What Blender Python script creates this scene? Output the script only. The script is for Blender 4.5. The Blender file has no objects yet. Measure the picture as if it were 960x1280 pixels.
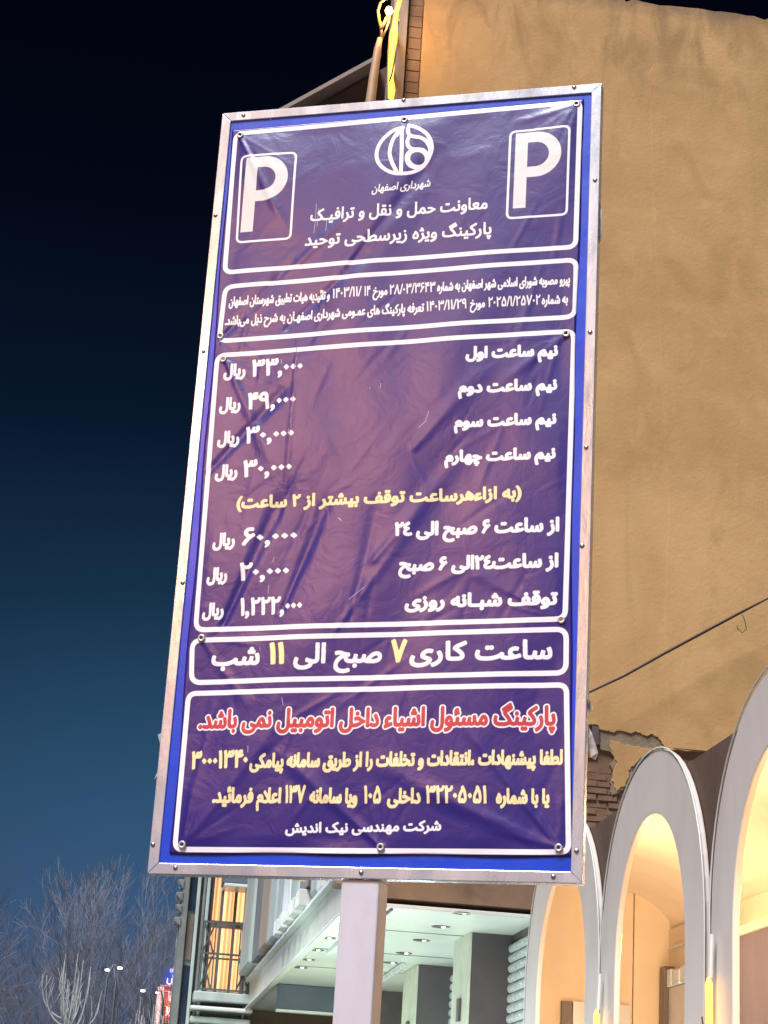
import bpy, math, random, unicodedata
import numpy as np
from mathutils import Vector, Matrix
random.seed(7)
rng = np.random.default_rng(11)
SC = bpy.context.scene
COL = SC.collection
R = math.radians

# ------------------------------------------------------------------ camera
FPX = 2385.157
M = ((0.9881892935580442, 0.10156288900475459, 0.11474711183407428),
     (-0.14151568037872672, 0.31760662611997, 0.9376029774118871),
     (0.0587812240787797, -0.9427677394892644, 0.32822820883358395))
right = Vector((M[0][0], M[1][0], M[2][0])).normalized()
down = Vector((M[0][1], M[1][1], M[2][1])).normalized()
fwd = right.cross(down).normalized()
CAM = Vector((0, 0, 1.6))
cd = bpy.data.cameras.new('camera')
cd.sensor_fit = 'VERTICAL'; cd.sensor_height = 24; cd.lens = 24 * FPX / 1280
cd.clip_start = .05; cd.clip_end = 2000
cam = bpy.data.objects.new('camera', cd); COL.objects.link(cam)
mw = Matrix(((right.x, -down.x, -fwd.x, CAM.x), (right.y, -down.y, -fwd.y, CAM.y),
             (right.z, -down.z, -fwd.z, CAM.z), (0, 0, 0, 1)))
cam.matrix_world = mw
SC.camera = cam

# ------------------------------------------------------------------ world: night sky with city glow low down
w = bpy.data.worlds.new('World'); SC.world = w; w.use_nodes = True
nt = w.node_tree; bg = nt.nodes['Background']
tc = nt.nodes.new('ShaderNodeTexCoord'); sep = nt.nodes.new('ShaderNodeSeparateXYZ')
nt.links.new(tc.outputs['Generated'], sep.inputs[0])
nz = nt.nodes.new('ShaderNodeTexNoise'); nz.inputs['Scale'].default_value = 2.2; nz.inputs['Detail'].default_value = 3
nt.links.new(tc.outputs['Generated'], nz.inputs['Vector'])
ma = nt.nodes.new('ShaderNodeMath'); ma.operation = 'MULTIPLY_ADD'; ma.inputs[1].default_value = .05
nt.links.new(nz.outputs['Fac'], ma.inputs[0]); 
sb = nt.nodes.new('ShaderNodeMath'); sb.operation = 'SUBTRACT'; sb.inputs[1].default_value = .025
nt.links.new(sep.outputs['Z'], sb.inputs[0]); nt.links.new(sb.outputs[0], ma.inputs[2])
rp = nt.nodes.new('ShaderNodeValToRGB'); nt.links.new(ma.outputs[0], rp.inputs[0])
nt.links.new(rp.outputs['Color'], bg.inputs['Color'])
SKYC = [(0.0, (.075, .095, .19)), (.07, (.060, .096, .195)), (.12, (.038, .080, .165)), (.165, (.024, .066, .135)), (.21, (.0150, .048, .100)),
        (.27, (.0075, .026, .060)), (.36, (.0026, .0085, .024)), (.46, (.0010, .0025, .0085)), (.56, (.0006, .0012, .0045)), (1, (.0004, .0008, .003))]
el = rp.color_ramp.elements
el[0].position = SKYC[0][0]; el[0].color = (*SKYC[0][1], 1)
el[1].position = SKYC[-1][0]; el[1].color = (*SKYC[-1][1], 1)
for p_, c_ in SKYC[1:-1]:
    e_ = el.new(p_); e_.color = (*c_, 1)
gd = nt.nodes.new('ShaderNodeVectorMath'); gd.operation = 'DOT_PRODUCT'; nt.links.new(tc.outputs['Generated'], gd.inputs[0])
gd.inputs[1].default_value = (.03, .985, .165)
gp = nt.nodes.new('ShaderNodeMath'); gp.operation = 'POWER'; gp.inputs[1].default_value = 170; gp.use_clamp = True; nt.links.new(gd.outputs['Value'], gp.inputs[0])
gx = nt.nodes.new('ShaderNodeMix'); gx.data_type = 'RGBA'; gx.blend_type = 'ADD'; nt.links.new(gp.outputs[0], gx.inputs[0])
nt.links.new(rp.outputs['Color'], gx.inputs[6]); gx.inputs[7].default_value = (.006, .024, .046, 1); nt.links.new(gx.outputs[2], bg.inputs['Color'])
bg.inputs['Strength'].default_value = .5

# ------------------------------------------------------------------ the town's own light: one broad soft sun
sd = bpy.data.lights.new('sun', 'SUN'); sd.energy = 2.9; sd.angle = R(20); sd.color = (.92, .93, 1)
so = bpy.data.objects.new('sun', sd); COL.objects.link(so)
so.rotation_euler = Vector((.35, .44, -.83)).to_track_quat('-Z', 'Y').to_euler()

SC.view_settings.view_transform = 'Standard'; SC.view_settings.look = 'None'
SC.view_settings.gamma = 1; SC.view_settings.use_curve_mapping = False
SC.view_settings.exposure = 1.0

# ------------------------------------------------------------------ helpers
def ray(px, py):
    x, y, z = px - 480, py - 640, FPX
    return Vector((M[0][0]*x + M[0][1]*y + M[0][2]*z, M[1][0]*x + M[1][1]*y + M[1][2]*z, M[2][0]*x + M[2][1]*y + M[2][2]*z))
def at(px, py, ax, val):
    """real place where the line of sight meets the upright or level plane ax = val (metres)"""
    d = ray(px, py); return CAM + d * ((val - CAM[ax]) / d[ax])

def link(name, me, m=None, parent=None):
    o = bpy.data.objects.new(name, me); COL.objects.link(o)
    if m is not None and me is not None:
        me.materials.clear(); me.materials.append(m)
    if parent is not None: o.parent = parent
    return o
def tag(o, label=None, cat=None, group=None, kind=None):
    if label: o['label'] = label
    if cat: o['category'] = cat
    if group: o['group'] = group
    if kind: o['kind'] = kind
    return o
def thing(name, label, cat, loc=(0, 0, 0), group=None, rz=0):
    o = bpy.data.objects.new(name, None); COL.objects.link(o); o.empty_display_size = .2
    o.location = loc; o.rotation_euler.z = rz
    return tag(o, label, cat, group)
class MB:
    def __init__(s): s.v = []; s.f = []; s.T = None
    def add(s, vs, fs):
        b = len(s.v); s.v += [tuple(v) for v in vs]; s.f += [tuple(b + i for i in f) for f in fs]; return s
    def box(s, x0, y0, z0, x1, y1, z1):
        vs = [(x, y, z) for z in (z0, z1) for y in (y0, y1) for x in (x0, x1)]
        return s.add(vs, [(0, 2, 3, 1), (4, 5, 7, 6), (0, 1, 5, 4), (2, 6, 7, 3), (0, 4, 6, 2), (1, 3, 7, 5)])
    def prism(s, pts, ax, a, b):
        """polygon pts in the two other axes, extruded along axis ax from a to b"""
        n = len(pts)
        def P(p, q):
            l = list(p); l.insert(ax, q); return l
        vs = [P(p, a) for p in pts] + [P(p, b) for p in pts]
        fs = [tuple(range(n))[::-1], tuple(range(n, 2*n))] + [(i, (i+1) % n, n + (i+1) % n, n + i) for i in range(n)]
        return s.add(vs, fs)
    def tube(s, pts, r, seg=6, cap=True):
        pts = [Vector(p) for p in pts]; n = len(pts)
        rs = r if isinstance(r, (list, tuple)) else [r]*n
        vs = []; a = None
        for i, p in enumerate(pts):
            t = (pts[min(i+1, n-1)] - pts[max(i-1, 0)]).normalized()
            a = t.orthogonal() if a is None else a - t*a.dot(t)
            a.normalize(); b = t.cross(a)
            for k in range(seg):
                an = 2*math.pi*k/seg; vs.append(p + a*math.cos(an)*rs[i] + b*math.sin(an)*rs[i])
        fs = [(i*seg + k, i*seg + (k+1) % seg, (i+1)*seg + (k+1) % seg, (i+1)*seg + k) for i in range(n-1) for k in range(seg)]
        if cap: fs += [tuple(range(seg))[::-1], tuple((n-1)*seg + k for k in range(seg))]
        return s.add(vs, fs)
    def lathe(s, c, axis, prof, seg=14):
        """prof: list of (radius, distance along axis)"""
        c = Vector(c); axis = Vector(axis).normalized(); a = axis.orthogonal().normalized(); b = axis.cross(a)
        vs = [c + axis*h + (a*math.cos(2*math.pi*k/seg) + b*math.sin(2*math.pi*k/seg))*r for r, h in prof for k in range(seg)]
        n = len(prof)
        return s.add(vs, [(i*seg + k, i*seg + (k+1) % seg, (i+1)*seg + (k+1) % seg, (i+1)*seg + k) for i in range(n-1) for k in range(seg)])
    def mesh(s, name, smooth=False):
        me = bpy.data.meshes.new(name); me.from_pydata(s.v, [], s.f)
        import bmesh
        bm = bmesh.new(); bm.from_mesh(me); bmesh.ops.recalc_face_normals(bm, faces=bm.faces); bm.to_mesh(me); bm.free()
        if smooth: me.shade_smooth()
        me.update(); return me
    def build(s, name, m, parent=None, smooth=False, bevel=0):
        o = link(name, s.mesh(name, smooth), m, parent)
        if parent is not None and parent.type == 'EMPTY':
            pass
        if bevel:
            b = o.modifiers.new('bevel', 'BEVEL'); b.width = bevel; b.segments = 2; b.limit_method = 'ANGLE'; b.angle_limit = R(35)
        return o

def principled(name):
    m = bpy.data.materials.new(name); m.use_nodes = True
    return m, m.node_tree, m.node_tree.nodes['Principled BSDF']
def mat(name, base, rough=.6, metal=0, var=.25, scale=3, bump=.2, bscale=30, dirt=None, dirt_amt=.5, stretch=(1, 1, 1), coat=0, bdist=.01, spec=None):
    """base colour varied by two sizes of noise, optional dirt colour in patches, fine bump"""
    m, t, p = principled(name); N = t.nodes; L = t.links
    tc = N.new('ShaderNodeTexCoord'); mp = N.new('ShaderNodeMapping'); mp.inputs['Scale'].default_value = stretch
    L.new(tc.outputs['Object'], mp.inputs['Vector'])
    def noise(sc, det=5, dist=.4):
        n = N.new('ShaderNodeTexNoise'); n.inputs['Scale'].default_value = sc; n.inputs['Detail'].default_value = det
        n.inputs['Distortion'].default_value = dist; n.inputs['Roughness'].default_value = .6
        L.new(mp.outputs[0], n.inputs['Vector']); return n.outputs['Fac']
    hs = N.new('ShaderNodeHueSaturation'); hs.inputs['Color'].default_value = (*base, 1)
    mr = N.new('ShaderNodeMapRange'); mr.inputs['From Min'].default_value = .3; mr.inputs['From Max'].default_value = .7
    mr.inputs['To Min'].default_value = 1 - var; mr.inputs['To Max'].default_value = 1 + var*.6
    L.new(noise(scale), mr.inputs['Value']); L.new(mr.outputs[0], hs.inputs['Value'])
    out = hs.outputs['Color']
    if dirt:
        mx = N.new('ShaderNodeMix'); mx.data_type = 'RGBA'; mx.inputs[7].default_value = (*dirt, 1)
        r2 = N.new('ShaderNodeMapRange'); r2.inputs['From Min'].default_value = .52; r2.inputs['From Max'].default_value = .72
        r2.inputs['To Max'].default_value = dirt_amt
        L.new(noise(scale*.6, 8, 1.2), r2.inputs['Value']); L.new(r2.outputs[0], mx.inputs[0]); L.new(out, mx.inputs[6]); out = mx.outputs[2]
    L.new(out, p.inputs['Base Color'])
    rr = N.new('ShaderNodeMapRange'); rr.inputs['To Min'].default_value = max(.05, rough - .12); rr.inputs['To Max'].default_value = min(1, rough + .12)
    L.new(noise(scale*2.3), rr.inputs['Value']); L.new(rr.outputs[0], p.inputs['Roughness'])
    p.inputs['Metallic'].default_value = metal
    if coat: p.inputs['Coat Weight'].default_value = coat
    if spec is not None: p.inputs['Specular IOR Level'].default_value = spec
    if bump:
        b = N.new('ShaderNodeBump'); b.inputs['Strength'].default_value = bump; b.inputs['Distance'].default_value = bdist
        L.new(noise(bscale, 6, .3), b.inputs['Height']); L.new(b.outputs[0], p.inputs['Normal'])
    return m
def glow(name, col, strength):
    m, t, p = principled(name)
    p.inputs['Base Color'].default_value = (*col, 1)
    p.inputs['Emission Color'].default_value = (*col, 1); p.inputs['Emission Strength'].default_value = strength
    return m
def point(name, loc, energy, col, r=.1, parent=None):
    d = bpy.data.lights.new(name, 'POINT'); d.energy = energy; d.color = col; d.shadow_soft_size = r
    o = bpy.data.objects.new(name, d); COL.objects.link(o); o.location = loc
    if parent is not None: o.parent = parent
    return o

# ------------------------------------------------------------------ materials
m_alu = mat('brushed_aluminium', (.66, .72, .78), .27, .6, .16, 4, .22, 14, dirt=(.50, .48, .48), dirt_amt=.6, stretch=(1, 1, .35))
m_blue = mat('blue_painted_board', (.0, .055, .56), .35, 0, .12, 4, .05, 40)
m_steel = mat('galvanised_rivet', (.45, .43, .42), .4, 1, .15, 20, .1, 60)
m_post = mat('light_painted_post', (.56, .56, .62), .45, 0, .10, 4, .10, 60, dirt=(.40, .38, .42), dirt_amt=.6, stretch=(1, 1, .4))
m_grey_panel = mat('grey_painted_panel', (.66, .61, .55), .5, 0, .07, 1.4, .05, 12, dirt=(.54, .50, .45), dirt_amt=.6, stretch=(1, 1, .4))
m_warm_wall = mat('cream_plaster', (.76, .64, .48), .8, 0, .06, 1.2, .1, 20, dirt=(.5, .36, .24), dirt_amt=.3)
m_brown = mat('brown_plaster', (.20, .125, .075), .85, 0, .25, 2.2, .4, 18, dirt=(.09, .055, .04), dirt_amt=.7)
m_darkbrown = mat('dark_brown_wall', (.12, .072, .048), .85, 0, .25, 2, .3, 18)
m_brick = mat('brown_brick', (.20, .115, .07), .85, 0, .35, 9, .5, 60, dirt=(.10, .08, .06), dirt_amt=.6)
m_mortar = mat('old_mortar', (.26, .20, .13), .9, 0, .3, 6, .6, 30, dirt=(.13, .10, .07), dirt_amt=.8, bdist=.02)
m_white_ceiling = mat('white_ceiling_board', (.66, .69, .64), .35, 0, .06, .9, .03, 20, dirt=(.5, .5, .42), dirt_amt=.3)
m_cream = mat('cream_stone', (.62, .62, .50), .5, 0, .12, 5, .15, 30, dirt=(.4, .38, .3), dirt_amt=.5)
m_mint = mat('pale_stone_facade', (.42, .50, .46), .55, 0, .2, 2.5, .25, 14, dirt=(.42, .36, .34), dirt_amt=.6, stretch=(1, 1, .5))
m_slat = mat('shutter_metal', (.72, .76, .76), .25, .15, .1, 5, .04, 30)
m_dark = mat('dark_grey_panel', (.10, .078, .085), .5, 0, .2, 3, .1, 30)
m_slate = mat('slate_blue_board', (.10, .12, .16), .6, 0, .15, 2, .1, 20)
m_panelbrown = mat('brown_window_panel', (.15, .115, .105), .45, 0, .15, 3, .1, 20)
m_greywall = mat('grey_stone_wall', (.17, .18, .175), .75, 0, .25, 3, .3, 20, dirt=(.10, .11, .11), dirt_amt=.6)
m_glass_dark = mat('dark_window_glass', (.02, .035, .06), .12, 0, .2, 3, 0)
m_iron = mat('painted_iron', (.10, .12, .12), .5, .4, .2, 8, .1, 50)
m_cable = mat('dark_red_cable', (.035, .012, .012), .55, 0, .2, 8, .1, 60)
m_roof = mat('dim_tan_wall', (.13, .085, .055), .85, 0, .25, 1.2, .3, 12)
m_polepaint = mat('tan_pole_paint', (.48, .30, .17), .5, 0, .2, 5, .1, 40)
m_bark = mat('pale_bark', (.27, .26, .29), .85, 0, .3, 6, .3, 40)
m_fartwig = mat('haze_grey_twigs', (.15, .155, .185), .9, 0, .2, .4, 0)  # haze over the far trees is put into this bluish grey
m_asphalt = mat('asphalt', (.05, .05, .052), .85, 0, .25, .8, .4, 60)
m_paving = mat('pavement_stone', (.26, .25, .23), .8, 0, .2, 1.5, .3, 30)
m_tape = mat('torn_white_film', (.50, .46, .42), .5, 0, .15, 30, .3, 60)
m_corner = mat('grey_corner_trim', (.36, .27, .21), .7, 0, .1, 2, .1, 20)

def plaster():
    m, t, p = principled('tan_plaster'); N = t.nodes; L = t.links
    tc = N.new('ShaderNodeTexCoord'); co = tc.outputs['Object']
    def nz(sc, det=6, dist=.5, st=(1, 1, 1), rough=.6):
        mp = N.new('ShaderNodeMapping'); mp.inputs['Scale'].default_value = st; L.new(co, mp.inputs[0])
        n = N.new('ShaderNodeTexNoise'); n.inputs['Scale'].default_value = sc; n.inputs['Detail'].default_value = det
        n.inputs['Distortion'].default_value = dist; n.inputs['Roughness'].default_value = rough
        L.new(mp.outputs[0], n.inputs['Vector']); return n.outputs['Fac']
    def rng_(v, a, b, c, d):
        r = N.new('ShaderNodeMapRange'); r.inputs[1].default_value = a; r.inputs[2].default_value = b
        r.inputs[3].default_value = c; r.inputs[4].default_value = d; L.new(v, r.inputs[0]); return r.outputs[0]
    def mix(fac, a, b):
        x = N.new('ShaderNodeMix'); x.data_type = 'RGBA'; L.new(fac, x.inputs[0])
        if isinstance(a, tuple): x.inputs[6].default_value = (*a, 1)
        else: L.new(a, x.inputs[6])
        if isinstance(b, tuple): x.inputs[7].default_value = (*b, 1)
        else: L.new(b, x.inputs[7])
        return x.outputs[2]
    def mul(a, b):
        x = N.new('ShaderNodeMath'); x.operation = 'MULTIPLY'; L.new(a, x.inputs[0]); L.new(b, x.inputs[1]); return x.outputs[0]
    c = mix(rng_(nz(.55, 4), .35, .68, 0, 1), (.44, .262, .102), (.56, .348, .145))
    c = mix(rng_(nz(1.8, 7, 1.0), .50, .75, 0, .55), c, (.62, .40, .165))
    c = mix(rng_(nz(1.1, 8, 1.6, (1, 1, .8)), .54, .76, 0, .6), c, (.37, .21, .075))
    # rain stains hanging below the parapet, strongest near the top
    sp = N.new('ShaderNodeSeparateXYZ'); L.new(co, sp.inputs[0])
    top = rng_(sp.outputs['Z'], 13.6, 15.2, 0, 1)
    st = rng_(nz(1.5, 6, .9, (1.5, 1, .6)), .46, .64, 0, .55)
    c = mix(mul(top, st), c, (.24, .135, .055))
    edge = rng_(sp.outputs['Z'], 15.5, 15.72, 0, 1)
    c = mix(mul(edge, rng_(nz(3, 6, .8), .35, .6, .2, .9)), c, (.20, .125, .075))
    # thin drips
    c = mix(rng_(nz(3.2, 5, .5, (1.6, 1, .10)), .58, .76, 0, .28), c, (.33, .205, .105))
    sp2 = rng_(nz(14, 3, .2), .72, .78, 0, .5); c = mix(sp2, c, (.2, .12, .07))
    # hairline cracks
    v = N.new('ShaderNodeTexVoronoi'); v.feature = 'DISTANCE_TO_EDGE'; v.inputs['Scale'].default_value = .42
    ad = N.new('ShaderNodeVectorMath'); ad.operation = 'ADD'; n3 = N.new('ShaderNodeTexNoise'); n3.inputs['Scale'].default_value = 2.4; n3.inputs['Detail'].default_value = 6
    L.new(co, n3.inputs['Vector']); L.new(co, ad.inputs[0]); L.new(n3.outputs['Color'], ad.inputs[1]); L.new(ad.outputs[0], v.inputs['Vector'])
    crack = mul(rng_(v.outputs['Distance'], 0, .004, 1, 0), rng_(nz(.9, 3), .58, .64, 0, .35))
    c = mix(crack, c, (.17, .10, .06))
    L.new(c, p.inputs['Base Color']); p.inputs['Roughness'].default_value = .88
    b1 = N.new('ShaderNodeBump'); b1.inputs['Strength'].default_value = .18; b1.inputs['Distance'].default_value = .04; L.new(nz(1.3, 9, .8, rough=.62), b1.inputs['Height'])
    b2 = N.new('ShaderNodeBump'); b2.inputs['Strength'].default_value = .4; b2.inputs['Distance'].default_value = .012; L.new(nz(22, 6, .2), b2.inputs['Height'])
    L.new(b1.outputs[0], b2.inputs['Normal']); L.new(b2.outputs[0], p.inputs['Normal'])
    return m
m_tan = plaster()

# ------------------------------------------------------------------ ground and road
tag(MB().box(-150, -60, -.2, 2.2, 260, 0).build('road', m_asphalt), kind='structure')
tag(MB().box(2.2, -60, -.2, 60, 260, .13).build('pavement', m_paving, bevel=.02), kind='structure')

# ================================================================== THE PARKING SIGN
SX = Vector((.92708, -.374885, 0)).normalized()      # along the sign, left to right
SN = Vector((-.374885, -.92708, 0)).normalized()     # out of its face
O = Vector((.07719, 6.76438, 5.58143))               # its upper left corner
SW, SH = 1.5262, 3.0349
def uv_of(px, py):
    d = ray(px, py); t = (O - CAM).dot(SN) / d.dot(SN); p = CAM + d*t - O
    return p.dot(SX), -p.z
def P(u, v, n=0.0): return O + SX*u - Vector((0, 0, v)) + SN*n

sign = thing('parking_sign', 'tall blue price board with two white P squares, aluminium frame and pale post', 'sign', (*(O + SX*SW/2).xy, 0.13))
sb_ = Vector(sign.location)
class SB(MB):
    """mesh builder in sign coordinates u (right), v (down), n (out)"""
    def build(s, name, m, parent=None, smooth=False, bevel=0):
        s.v = [tuple(P(*q) - sb_) for q in s.v]; return MB.build(s, name, m, parent, smooth, bevel)
RW = .039; FO, BK = .006, -.05
def rail(a, b, c, d, nx=None):
    return SB().add([(*q, FO) for q in (a, b, c, d)] + [(*q, BK) for q in (a, b, c, d)],
                    [(0, 1, 2, 3), (7, 6, 5, 4), (0, 4, 5, 1), (1, 5, 6, 2), (2, 6, 7, 3), (3, 7, 4, 0)]).build('frame_rail', m_alu, sign, bevel=.0025)
g = .0008
rt = rail((g, 0), (SW-g, 0), (SW-RW-g, RW), (RW+g, RW))
rr_ = rail((SW, g), (SW, SH-g), (SW-RW, SH-RW-g), (SW-RW, RW+g))
rb = rail((SW-g, SH), (g, SH), (RW+g, SH-RW), (SW-RW-g, SH-RW))
rl = rail((0, SH-g), (0, g), (RW, RW+g), (RW, SH-RW-g))
riv = MB().lathe((0, 0, 0), (0, 0, 1), [(.0085, 0), (.0085, .002), (.006, .0045), (.0, .0052)], 12).mesh('rivet', True)
def stud(px, py, par, me=riv, m=m_steel, n=FO, name='rivet', s=1.0):
    u, v = uv_of(px, py); o = link(name, me, None, par)
    if not me.materials: me.materials.append(m)
    o.location = P(u, v, n) - sb_; o.rotation_euler = SN.to_track_quat('Z', 'Y').to_euler(); o.scale = (s, s, s); return o
for q in ((305, 145), (505, 126), (718, 110)): stud(*q, rt)
for q in ((744, 226), (738, 416), (728, 683), (721, 1064), (733, 560)): stud(*q, rr_)
for q in ((220, 1085), (452, 1091), (692, 1096)): stud(*q, rb)
for q in ((192, 1056), (255, 440), (229, 729), (270, 270)): stud(*q, rl)
SB().add([(RW-.004, RW-.004, -.001), (SW-RW+.004, RW-.004, -.001), (SW-RW+.004, SH-RW+.004, -.001), (RW-.004, SH-RW+.004, -.001),
          (RW-.004, RW-.004, -.045), (SW-RW+.004, RW-.004, -.045), (SW-RW+.004, SH-RW+.004, -.045), (RW-.004, SH-RW+.004, -.045)],
         [(0, 1, 2, 3), (7, 6, 5, 4), (0, 4, 5, 1), (1, 5, 6, 2), (2, 6, 7, 3), (3, 7, 4, 0)]).build('back_board', m_blue, sign)

# post: a broad channel with a narrower one welded along its right side, and two brackets behind the board
u0, v0 = uv_of(426, 1105); u1, v1 = uv_of(474, 1105); u2, v2 = uv_of(487, 1105)
GZ = O.z - .13
SB().add([(a, b, n) for n in (-.004, -.128) for (a, b) in ((u0, SH+.001), (u1, SH+.001), (u1, GZ), (u0, GZ))],
         [(0, 1, 2, 3), (7, 6, 5, 4), (0, 4, 5, 1), (1, 5, 6, 2), (2, 6, 7, 3), (3, 7, 4, 0)]).build('post', m_post, sign, bevel=.007)
SB().add([(a, b, n) for n in (-.0515, -.128) for (a, b) in ((u0, 1.2), (u1, 1.2), (u1, SH), (u0, SH))],
         [(0, 1, 2, 3), (7, 6, 5, 4), (0, 4, 5, 1), (1, 5, 6, 2), (2, 6, 7, 3), (3, 7, 4, 0)]).build('back_channel', m_post, sign, bevel=.004)
for vv in (1.35, 2.75):
    SB().add([(a, b, n) for n in (-.0515, -.09) for (a, b) in ((.12, vv), (u0-.002, vv), (u0-.002, vv+.06), (.12, vv+.06))],
             [(0, 1, 2, 3), (7, 6, 5, 4), (0, 4, 5, 1), (1, 5, 6, 2), (2, 6, 7, 3), (3, 7, 4, 0)]).build('bracket', m_steel, sign)

# ---------------------------------------------------------------- the print on the banner (drawn here, pixel by pixel, as flat print)
IW, IH = 2000, 3980
KX, KY = IW / SW, IH / SH
def ip(px, py):
    u, v = uv_of(px, py); return u*KX, v*KY
PXR = KX * (SW/508.0)      # about how many texels one photo pixel is
img = np.empty((IH, IW, 3), np.float32)
NAVY = np.array((.023, .014, .170), np.float32)
WHITE = (.88, .87, .93); CREAM = (.90, .76, .42); YEL = (.92, .82, .36); RED = (.52, .05, .06); PGREY = (.68, .72, .71)
DK = (.014, .010, .055)
img[:] = NAVY
def paint(mask, x0, y0, col):
    """mask: float coverage for the crop with corner x0, y0"""
    h, w_ = mask.shape
    ax, ay = max(0, x0), max(0, y0); bx, by = min(IW, x0+w_), min(IH, y0+h)
    if bx <= ax or by <= ay: return
    mm = mask[ay-y0:by-y0, ax-x0:bx-x0, None]
    img[ay:by, ax:bx] = img[ay:by, ax:bx]*(1-mm) + np.array(col, np.float32)*mm
def seg_dist(pts, pad):
    pts = np.array(pts); x0, y0 = np.floor(pts.min(0) - pad).astype(int); x1, y1 = np.ceil(pts.max(0) + pad).astype(int)
    yy, xx = np.mgrid[y0:y1, x0:x1].astype(np.float32); D = np.full(xx.shape, 1e9, np.float32)
    for (ax, ay), (bx, by) in zip(pts[:-1], pts[1:]):
        dx, dy = bx-ax, by-ay; l2 = dx*dx + dy*dy + 1e-9
        t = np.clip(((xx-ax)*dx + (yy-ay)*dy)/l2, 0, 1)
        D = np.minimum(D, np.hypot(xx-ax-t*dx, yy-ay-t*dy))
    return D, x0, y0
def stroke(pts, r, col, edge=True):
    D, x0, y0 = seg_dist(pts, r + 6)
    if edge: paint(np.clip(r + 3.2 - D, 0, 1), x0, y0, DK)
    paint(np.clip(r + .5 - D, 0, 1), x0, y0, col)
def rbox(tl, tr, br, bl, th, rad, col=WHITE):
    c = [np.array(ip(*q)) for q in (tl, tr, br, bl)]
    r_ = rad; pts = []
    cs = [c[i] for i in range(4)]
    for i in range(4):
        p0 = cs[(i-1) % 4]; p1 = cs[i]; p2 = cs[(i+1) % 4]
        a = p1 + (p0-p1)/np.linalg.norm(p0-p1)*r_; b = p1 + (p2-p1)/np.linalg.norm(p2-p1)*r_
        for k in range(7):
            t = k/6; pts.append(a*(1-t)**2 + p1*2*t*(1-t) + b*t*t)
    pts.append(pts[0])
    # one side at a time keeps the work small
    for k in range(len(pts)-1):
        D, x0, y0 = seg_dist(pts[k:k+2], th + 8); paint(np.clip(th + 3.2 - D, 0, 1), x0, y0, DK)
    for k in range(len(pts)-1):
        D, x0, y0 = seg_dist(pts[k:k+2], th + 8); paint(np.clip(th + .5 - D, 0, 1), x0, y0, col)
T3 = 3.1*PXR
rbox((295, 168), (725.5, 128), (719.5, 309), (281, 341), T3, 42)
rbox((282, 359), (720.5, 325), (718.5, 396), (274, 427), T3, 46)
rbox((272, 445), (717.5, 414), (706.5, 774.5), (245, 788), T3, 46)
rbox((241, 801), (708, 787), (707.5, 841), (239.5, 853.5), T3, 46)
rbox((236, 867), (708, 856), (711, 1065.5), (219, 1062), T3, 40)
rbox((303, 197), (371, 192), (363.5, 299), (296, 303.5), 1.5*PXR, 30)
rbox((638.5, 166), (712.5, 159), (708.5, 269), (634, 274.5), 1.5*PXR, 30)
def letter_p(tl, bl, stem_r, bowl, top_r):
    """capital P from its stem corners and the rightmost point of its bowl"""
    x0, y0 = ip(*tl); x1, y1 = ip(*bl); sx_ = ip(*stem_r)[0] - x1; bx = ip(*bowl)[0]
    xl = (x0 + x1)/2; H = y1 - y0; W_ = bx - xl
    X0, Y0 = int(xl) - 8, int(y0) - 8; yy, xx = np.mgrid[Y0:int(y1)+8, X0:int(bx)+8].astype(np.float32)
    stem = np.maximum(np.abs(xx - xl - sx_/2) - sx_/2, np.abs(yy - (y0+y1)/2) - H/2)
    bh = .60*H
    def cap(xr, ya, yb):     # right-rounded slab
        rad = (yb-ya)/2; cx = xr - rad; cy = (ya+yb)/2
        return np.where(xx > cx, np.hypot(xx-cx, yy-cy) - rad, np.maximum(np.abs(yy-cy) - rad, xl - xx))
    outer = cap(bx, y0, y0+bh); st = sx_*.92
    inner = np.maximum(cap(bx - sx_*.98, y0+st, y0+bh-st), (xl + sx_) - xx)
    D = np.minimum(stem, np.maximum(outer, -inner))
    paint(np.clip(3.2 - D, 0, 1), X0, Y0, DK); paint(np.clip(.5 - D, 0, 1), X0, Y0, PGREY)
letter_p((308.7, 199), (301, 291), (316.5, 291), (360.5, 225), None)
letter_p((645.4, 168), (641.2, 262), (657, 262), (702, 195), None)

# emblem
def lz(pts): return [ip(460 + .1042*x, 145 + .1042*y) for x, y in pts]
def smooth(pts, n=8):
    p = [np.array(q) for q in pts]; p = [2*p[0]-p[1]] + p + [2*p[-1]-p[-2]]; out = []
    for i in range(1, len(p)-2):
        for k in range(n):
            t = k/n; out.append(.5*((2*p[i]) + (-p[i-1]+p[i+1])*t + (2*p[i-1]-5*p[i]+4*p[i+1]-p[i+2])*t*t + (-p[i-1]+3*p[i]-3*p[i+1]+p[i+2])*t**3))
    out.append(p[-2]); return out
LG = [[(425, 150), (320, 180), (215, 260), (140, 360), (110, 470), (130, 570), (200, 650), (300, 700), (400, 710), (520, 695), (630, 645), (710, 560), (760, 450), (770, 370), (745, 280), (690, 210), (600, 155), (495, 120)],
      [(495, 120), (487, 180), (500, 235), (560, 262), (640, 275), (705, 320), (745, 390), (750, 440)],
      [(505, 250), (480, 310), (488, 370), (530, 410), (600, 415), (670, 425), (720, 480)],
      [(530, 420), (480, 480), (475, 550), (515, 615), (590, 640)],
      [(410, 165), (412, 400), (404, 690)], [(370, 190), (300, 310), (268, 450), (290, 560), (350, 685)],
      [(388, 180), (350, 250)], [(690, 300), (765, 340)], [(690, 450), (735, 470)]]
def ellipse(cx, cy, a, b): return [(cx + a*math.cos(t/16*math.pi), cy + b*math.sin(t/16*math.pi)) for t in range(33)]
LG.append(ellipse(600, 525, 110, 98))
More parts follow.
